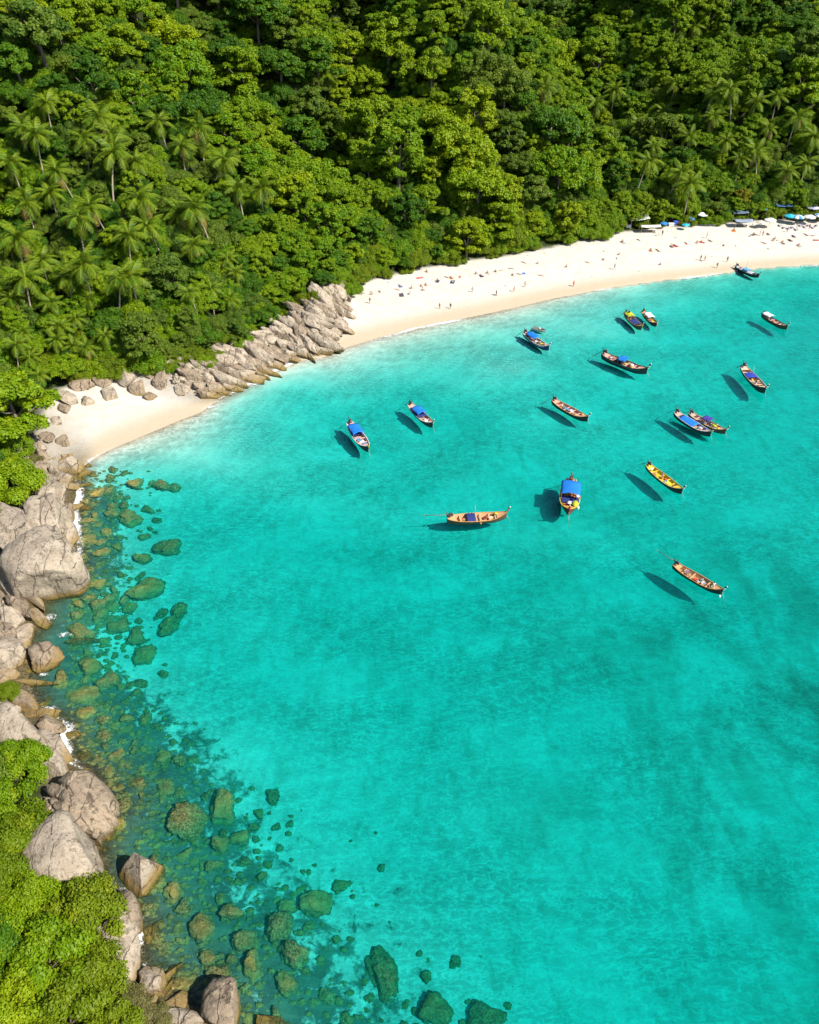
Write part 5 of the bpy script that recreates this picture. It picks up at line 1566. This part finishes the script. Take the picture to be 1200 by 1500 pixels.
for i, (px, py) in enumerate([(1148, 334), (1154, 336), (1160, 334), (1172, 331), (1178, 333), (1184, 331), (1166, 337), (1142, 331), (1190, 334), (1196, 331)]):
    p = hit(px, py)
    o = L0 if i == 0 else copy_tree(L0)
    o.location = (p.x, p.y, p.z + .03); o.rotation_euler = (0, 0, 1.5 + rb.gauss(0, .2))
    tag(o, 'lavender sun lounger on the sand in front of the parasol row', 'sun lounger', 'sun loungers in front of the parasols')
for px, py, col, lab in ((983, 331, (.7, .7, .68), 'white ice box on the sand beside the small blue parasol'), (990, 328, (.05, .12, .5), 'blue crate standing next to the white ice box'), (996, 329, (.5, .09, .05), 'red orange crate standing beside the blue crate'),
                         (707, 369, (.68, .68, .66), 'white box left on the sand below the wooded spur'), (920, 333, (.55, .6, .65), 'pale blue box lying left of the peaked tarpaulin shelter')):
    p = hit(px, py)
    root = empty('storage_box', (p.x, p.y, p.z), rb.uniform(-.3, .3)); tag(root, lab, 'box')
    big = 1.7 if px == 707 else 1.0
    mt_ = paint('box_%d' % px, col, .5)
    m = MB(); m.box((0, 0, .4 * big), (1.5 * big, .9 * big, .8 * big), None, 1.06); m.build('body', mt_, root)
    m = MB(); m.box((0, 0, .84 * big), (1.66 * big, 1.02 * big, .08)); m.build('lid', mt_, root)
    m = MB(); m.box((.72 * big + .08, 0, .55 * big), (.08, .4, .08)); m.build('handle', BARK, root)

# driftwood and footprints-size litter along the sand
def drift():
    n_ = 0
    while n_ < 46:
        px, py = rb.uniform(500, 1200), rb.uniform(325, 470)
        p = hit(px, py)
        d, dv, wr = float(interp(DD, p.x, p.y)), float(interp(DV, p.x, p.y)), float(interp(WR, p.x, p.y))
        if d < 5 or dv > -0.8 or wr > .3: continue
        if rb.random() > math.exp(dv / 9) + .10: continue
        L = rb.uniform(.5, 1.8); a = rb.uniform(0, 3.14)
        m = MB(); m.tube([(-L / 2, 0, .05), (-L * .1, rb.uniform(-.1, .1), .1), (L / 2, rb.uniform(-.2, .2), .06)], [.04, .07, .03], 5)
        m.tube([(-L * .1, 0, .09), (L * .1, .3 * L, .12)], [.04, .015], 4)
        me = m.mesh('driftwood', True)
        tag(mesh_obj('driftwood', me, BARK if n_ % 2 else PALM_BARK, None, (p.x, p.y, p.z), (0, 0, a)), 'weathered stick of driftwood on the upper sand of the long beach', 'driftwood', 'driftwood on the long beach')
        n_ += 1
drift()
# pale leaning dead trunks at the back of the cove
for px, py, L, a, lab in ((135, 520, 6, .8, 'bleached dead trunk leaning over the cove rocks'), (132, 555, 4.5, -1.2, 'bleached fallen branch on the cove rocks')):
    p = hit(px, py)
    m = MB(); m.tube([(0, 0, .1), (L * .4, .2, .9), (L, .1, 1.6)], [.16, .12, .05], 6); m.tube([(L * .4, .2, .9), (L * .7, .9, 1.7)], [.08, .03], 5)
    tag(mesh_obj('dead_trunk', m.mesh('dead_trunk', True), PALM_BARK, None, p, (0, 0, a)), lab, 'log')

# ------------------------------------------------------------------ foam where swell meets sand and rock
def foam_material():
    t = NT('sea_foam')
    p = t.pos()
    e = t.attr('edge')
    n = t.math('ADD', t.math('MULTIPLY', t.noise(p, 1.1, 5, .7, .6), .55), t.math('MULTIPLY', t.noise(p, 5.0, 4, .7), .45))
    a = t.rng(t.math('ADD', n, t.math('MULTIPLY', e, .22)), .66, .84)
    d = t.node('ShaderNodeBsdfDiffuse', {'Color': (.72, .74, .74)})
    tr = t.node('ShaderNodeBsdfTransparent')
    mx = t.node('ShaderNodeMixShader', {0: a, 1: tr.outputs[0], 2: d.outputs[0]})
    t.l.new(mx.outputs[0], t.out.inputs['Surface'])
    return t.m
FOAM = foam_material()
def foam_strip(pts, w_out, w_in, amp):
    """ribbon along a waterline; pts in world xy"""
    fine = []
    for a, b in zip(pts, pts[1:]):
        n = max(2, int((Vector(b) - Vector(a)).length / .7))
        fine += [Vector(a).lerp(Vector(b), i / n) for i in range(n)]
    vs, fs, ed = [], [], []
    for i, p in enumerate(fine):
        d = fine[min(i + 1, len(fine) - 1)] - fine[max(i - 1, 0)]
        nrm = Vector((-d.y, d.x)).normalized()
        if float(interp(DD, p.x + nrm.x, p.y + nrm.y)) < float(interp(DD, p.x - nrm.x, p.y - nrm.y)): nrm = -nrm
        wob = amp * (float(vnoise(i * .11, 3.3)) - .5)
        for k, f in enumerate((-1, -.45, 0, .5, 1)):
            q = p + nrm * ((w_in if f > 0 else w_out) * f + wob)
            z = max(zt(q.x, q.y), 0) + .025
            vs.append((q.x, q.y, z)); ed.append((0, .75, 1, .6, 0)[k] * (-.25 + 2.0 * float(vnoise(i * .08, 8.8)) ** 1.3))
    for i in range(len(fine) - 1):
        for k in range(4): fs.append((i * 5 + k, i * 5 + k + 1, i * 5 + 6 + k, i * 5 + 5 + k))
    me = bpy.data.meshes.new('foam'); me.from_pydata(vs, [], fs); me.update()
    at = me.attributes.new('edge', 'FLOAT', 'POINT'); at.data.foreach_set('value', ed)
    return me
W = lambda lst: [(G(a, b).x, G(a, b).y) for a, b in lst]
sand_a = [(a, b) for a, b, _ in SHORE_PX[2:14]]
tag(mesh_obj('foam', foam_strip(W(sand_a), 1.3, .9, 1.6), FOAM), 'thin line of foam along the long beach', 'foam', kind='stuff')
tag(mesh_obj('foam', foam_strip(W([(a, b) for a, b, _ in SHORE_PX[13:23]]), 1.0, .5, .8), FOAM), 'foam washing round the headland and the small cove', 'foam', kind='stuff')
tag(mesh_obj('foam', foam_strip(W([(a, b) for a, b, _ in SHORE_PX[22:44]]), 1.6, .3, 1.6), FOAM), 'broken foam along the left shore rocks', 'foam', kind='stuff')
def splash(px, py, r, sq, ang):
    c = G(px, py)
    vs, fs, ed = [(c.x, c.y, .06)], [], [1.25]
    n = 20
    for k in range(1, 5):
        for i in range(n):
            a = 2 * math.pi * i / n
            rr_ = r * k / 4 * (1 + .35 * (float(vnoise(math.cos(a) * 2 + px, math.sin(a) * 2 + k)) - .5))
            x, y = rr_ * math.cos(a), rr_ * sq * math.sin(a)
            vs.append((c.x + x * math.cos(ang) - y * math.sin(ang), c.y + x * math.sin(ang) + y * math.cos(ang), .03 + .05 * float(vnoise(x * 3, y * 3)))); ed.append((1.1, .9, .45, -.2)[k - 1])
    for i in range(n): fs.append((0, 1 + i, 1 + (i + 1) % n))
    for k in range(3):
        for i in range(n): fs.append((1 + k * n + i, 1 + (k + 1) * n + i, 1 + (k + 1) * n + (i + 1) % n, 1 + k * n + (i + 1) % n))
    me = bpy.data.meshes.new('foam'); me.from_pydata(vs, [], fs); me.update()
    at = me.attributes.new('edge', 'FLOAT', 'POINT'); at.data.foreach_set('value', ed)
    tag(mesh_obj('foam', me, FOAM), 'patch of white foam against the rocks', 'foam', kind='stuff')
for a in ((100, 1070, 2.6, .6, -.8), (108, 812, 1.8, .5, -1.0), (112, 760, 1.7, .6, -.8), (127, 680, 1.3, .7, .5), (70, 905, 2.2, .5, .3), (96, 930, 1.6, .5, .3), (62, 988, 1.2, .5, 0), (70, 1040, 2.2, .4, .2),
          (205, 1420, 1.2, .6, .5), (375, 562, 2.6, .35, .45), (455, 528, 2.6, .4, .3), (310, 596, 4.0, .25, .5), (155, 1205, 1.2, .4, 1)):
    splash(*a)
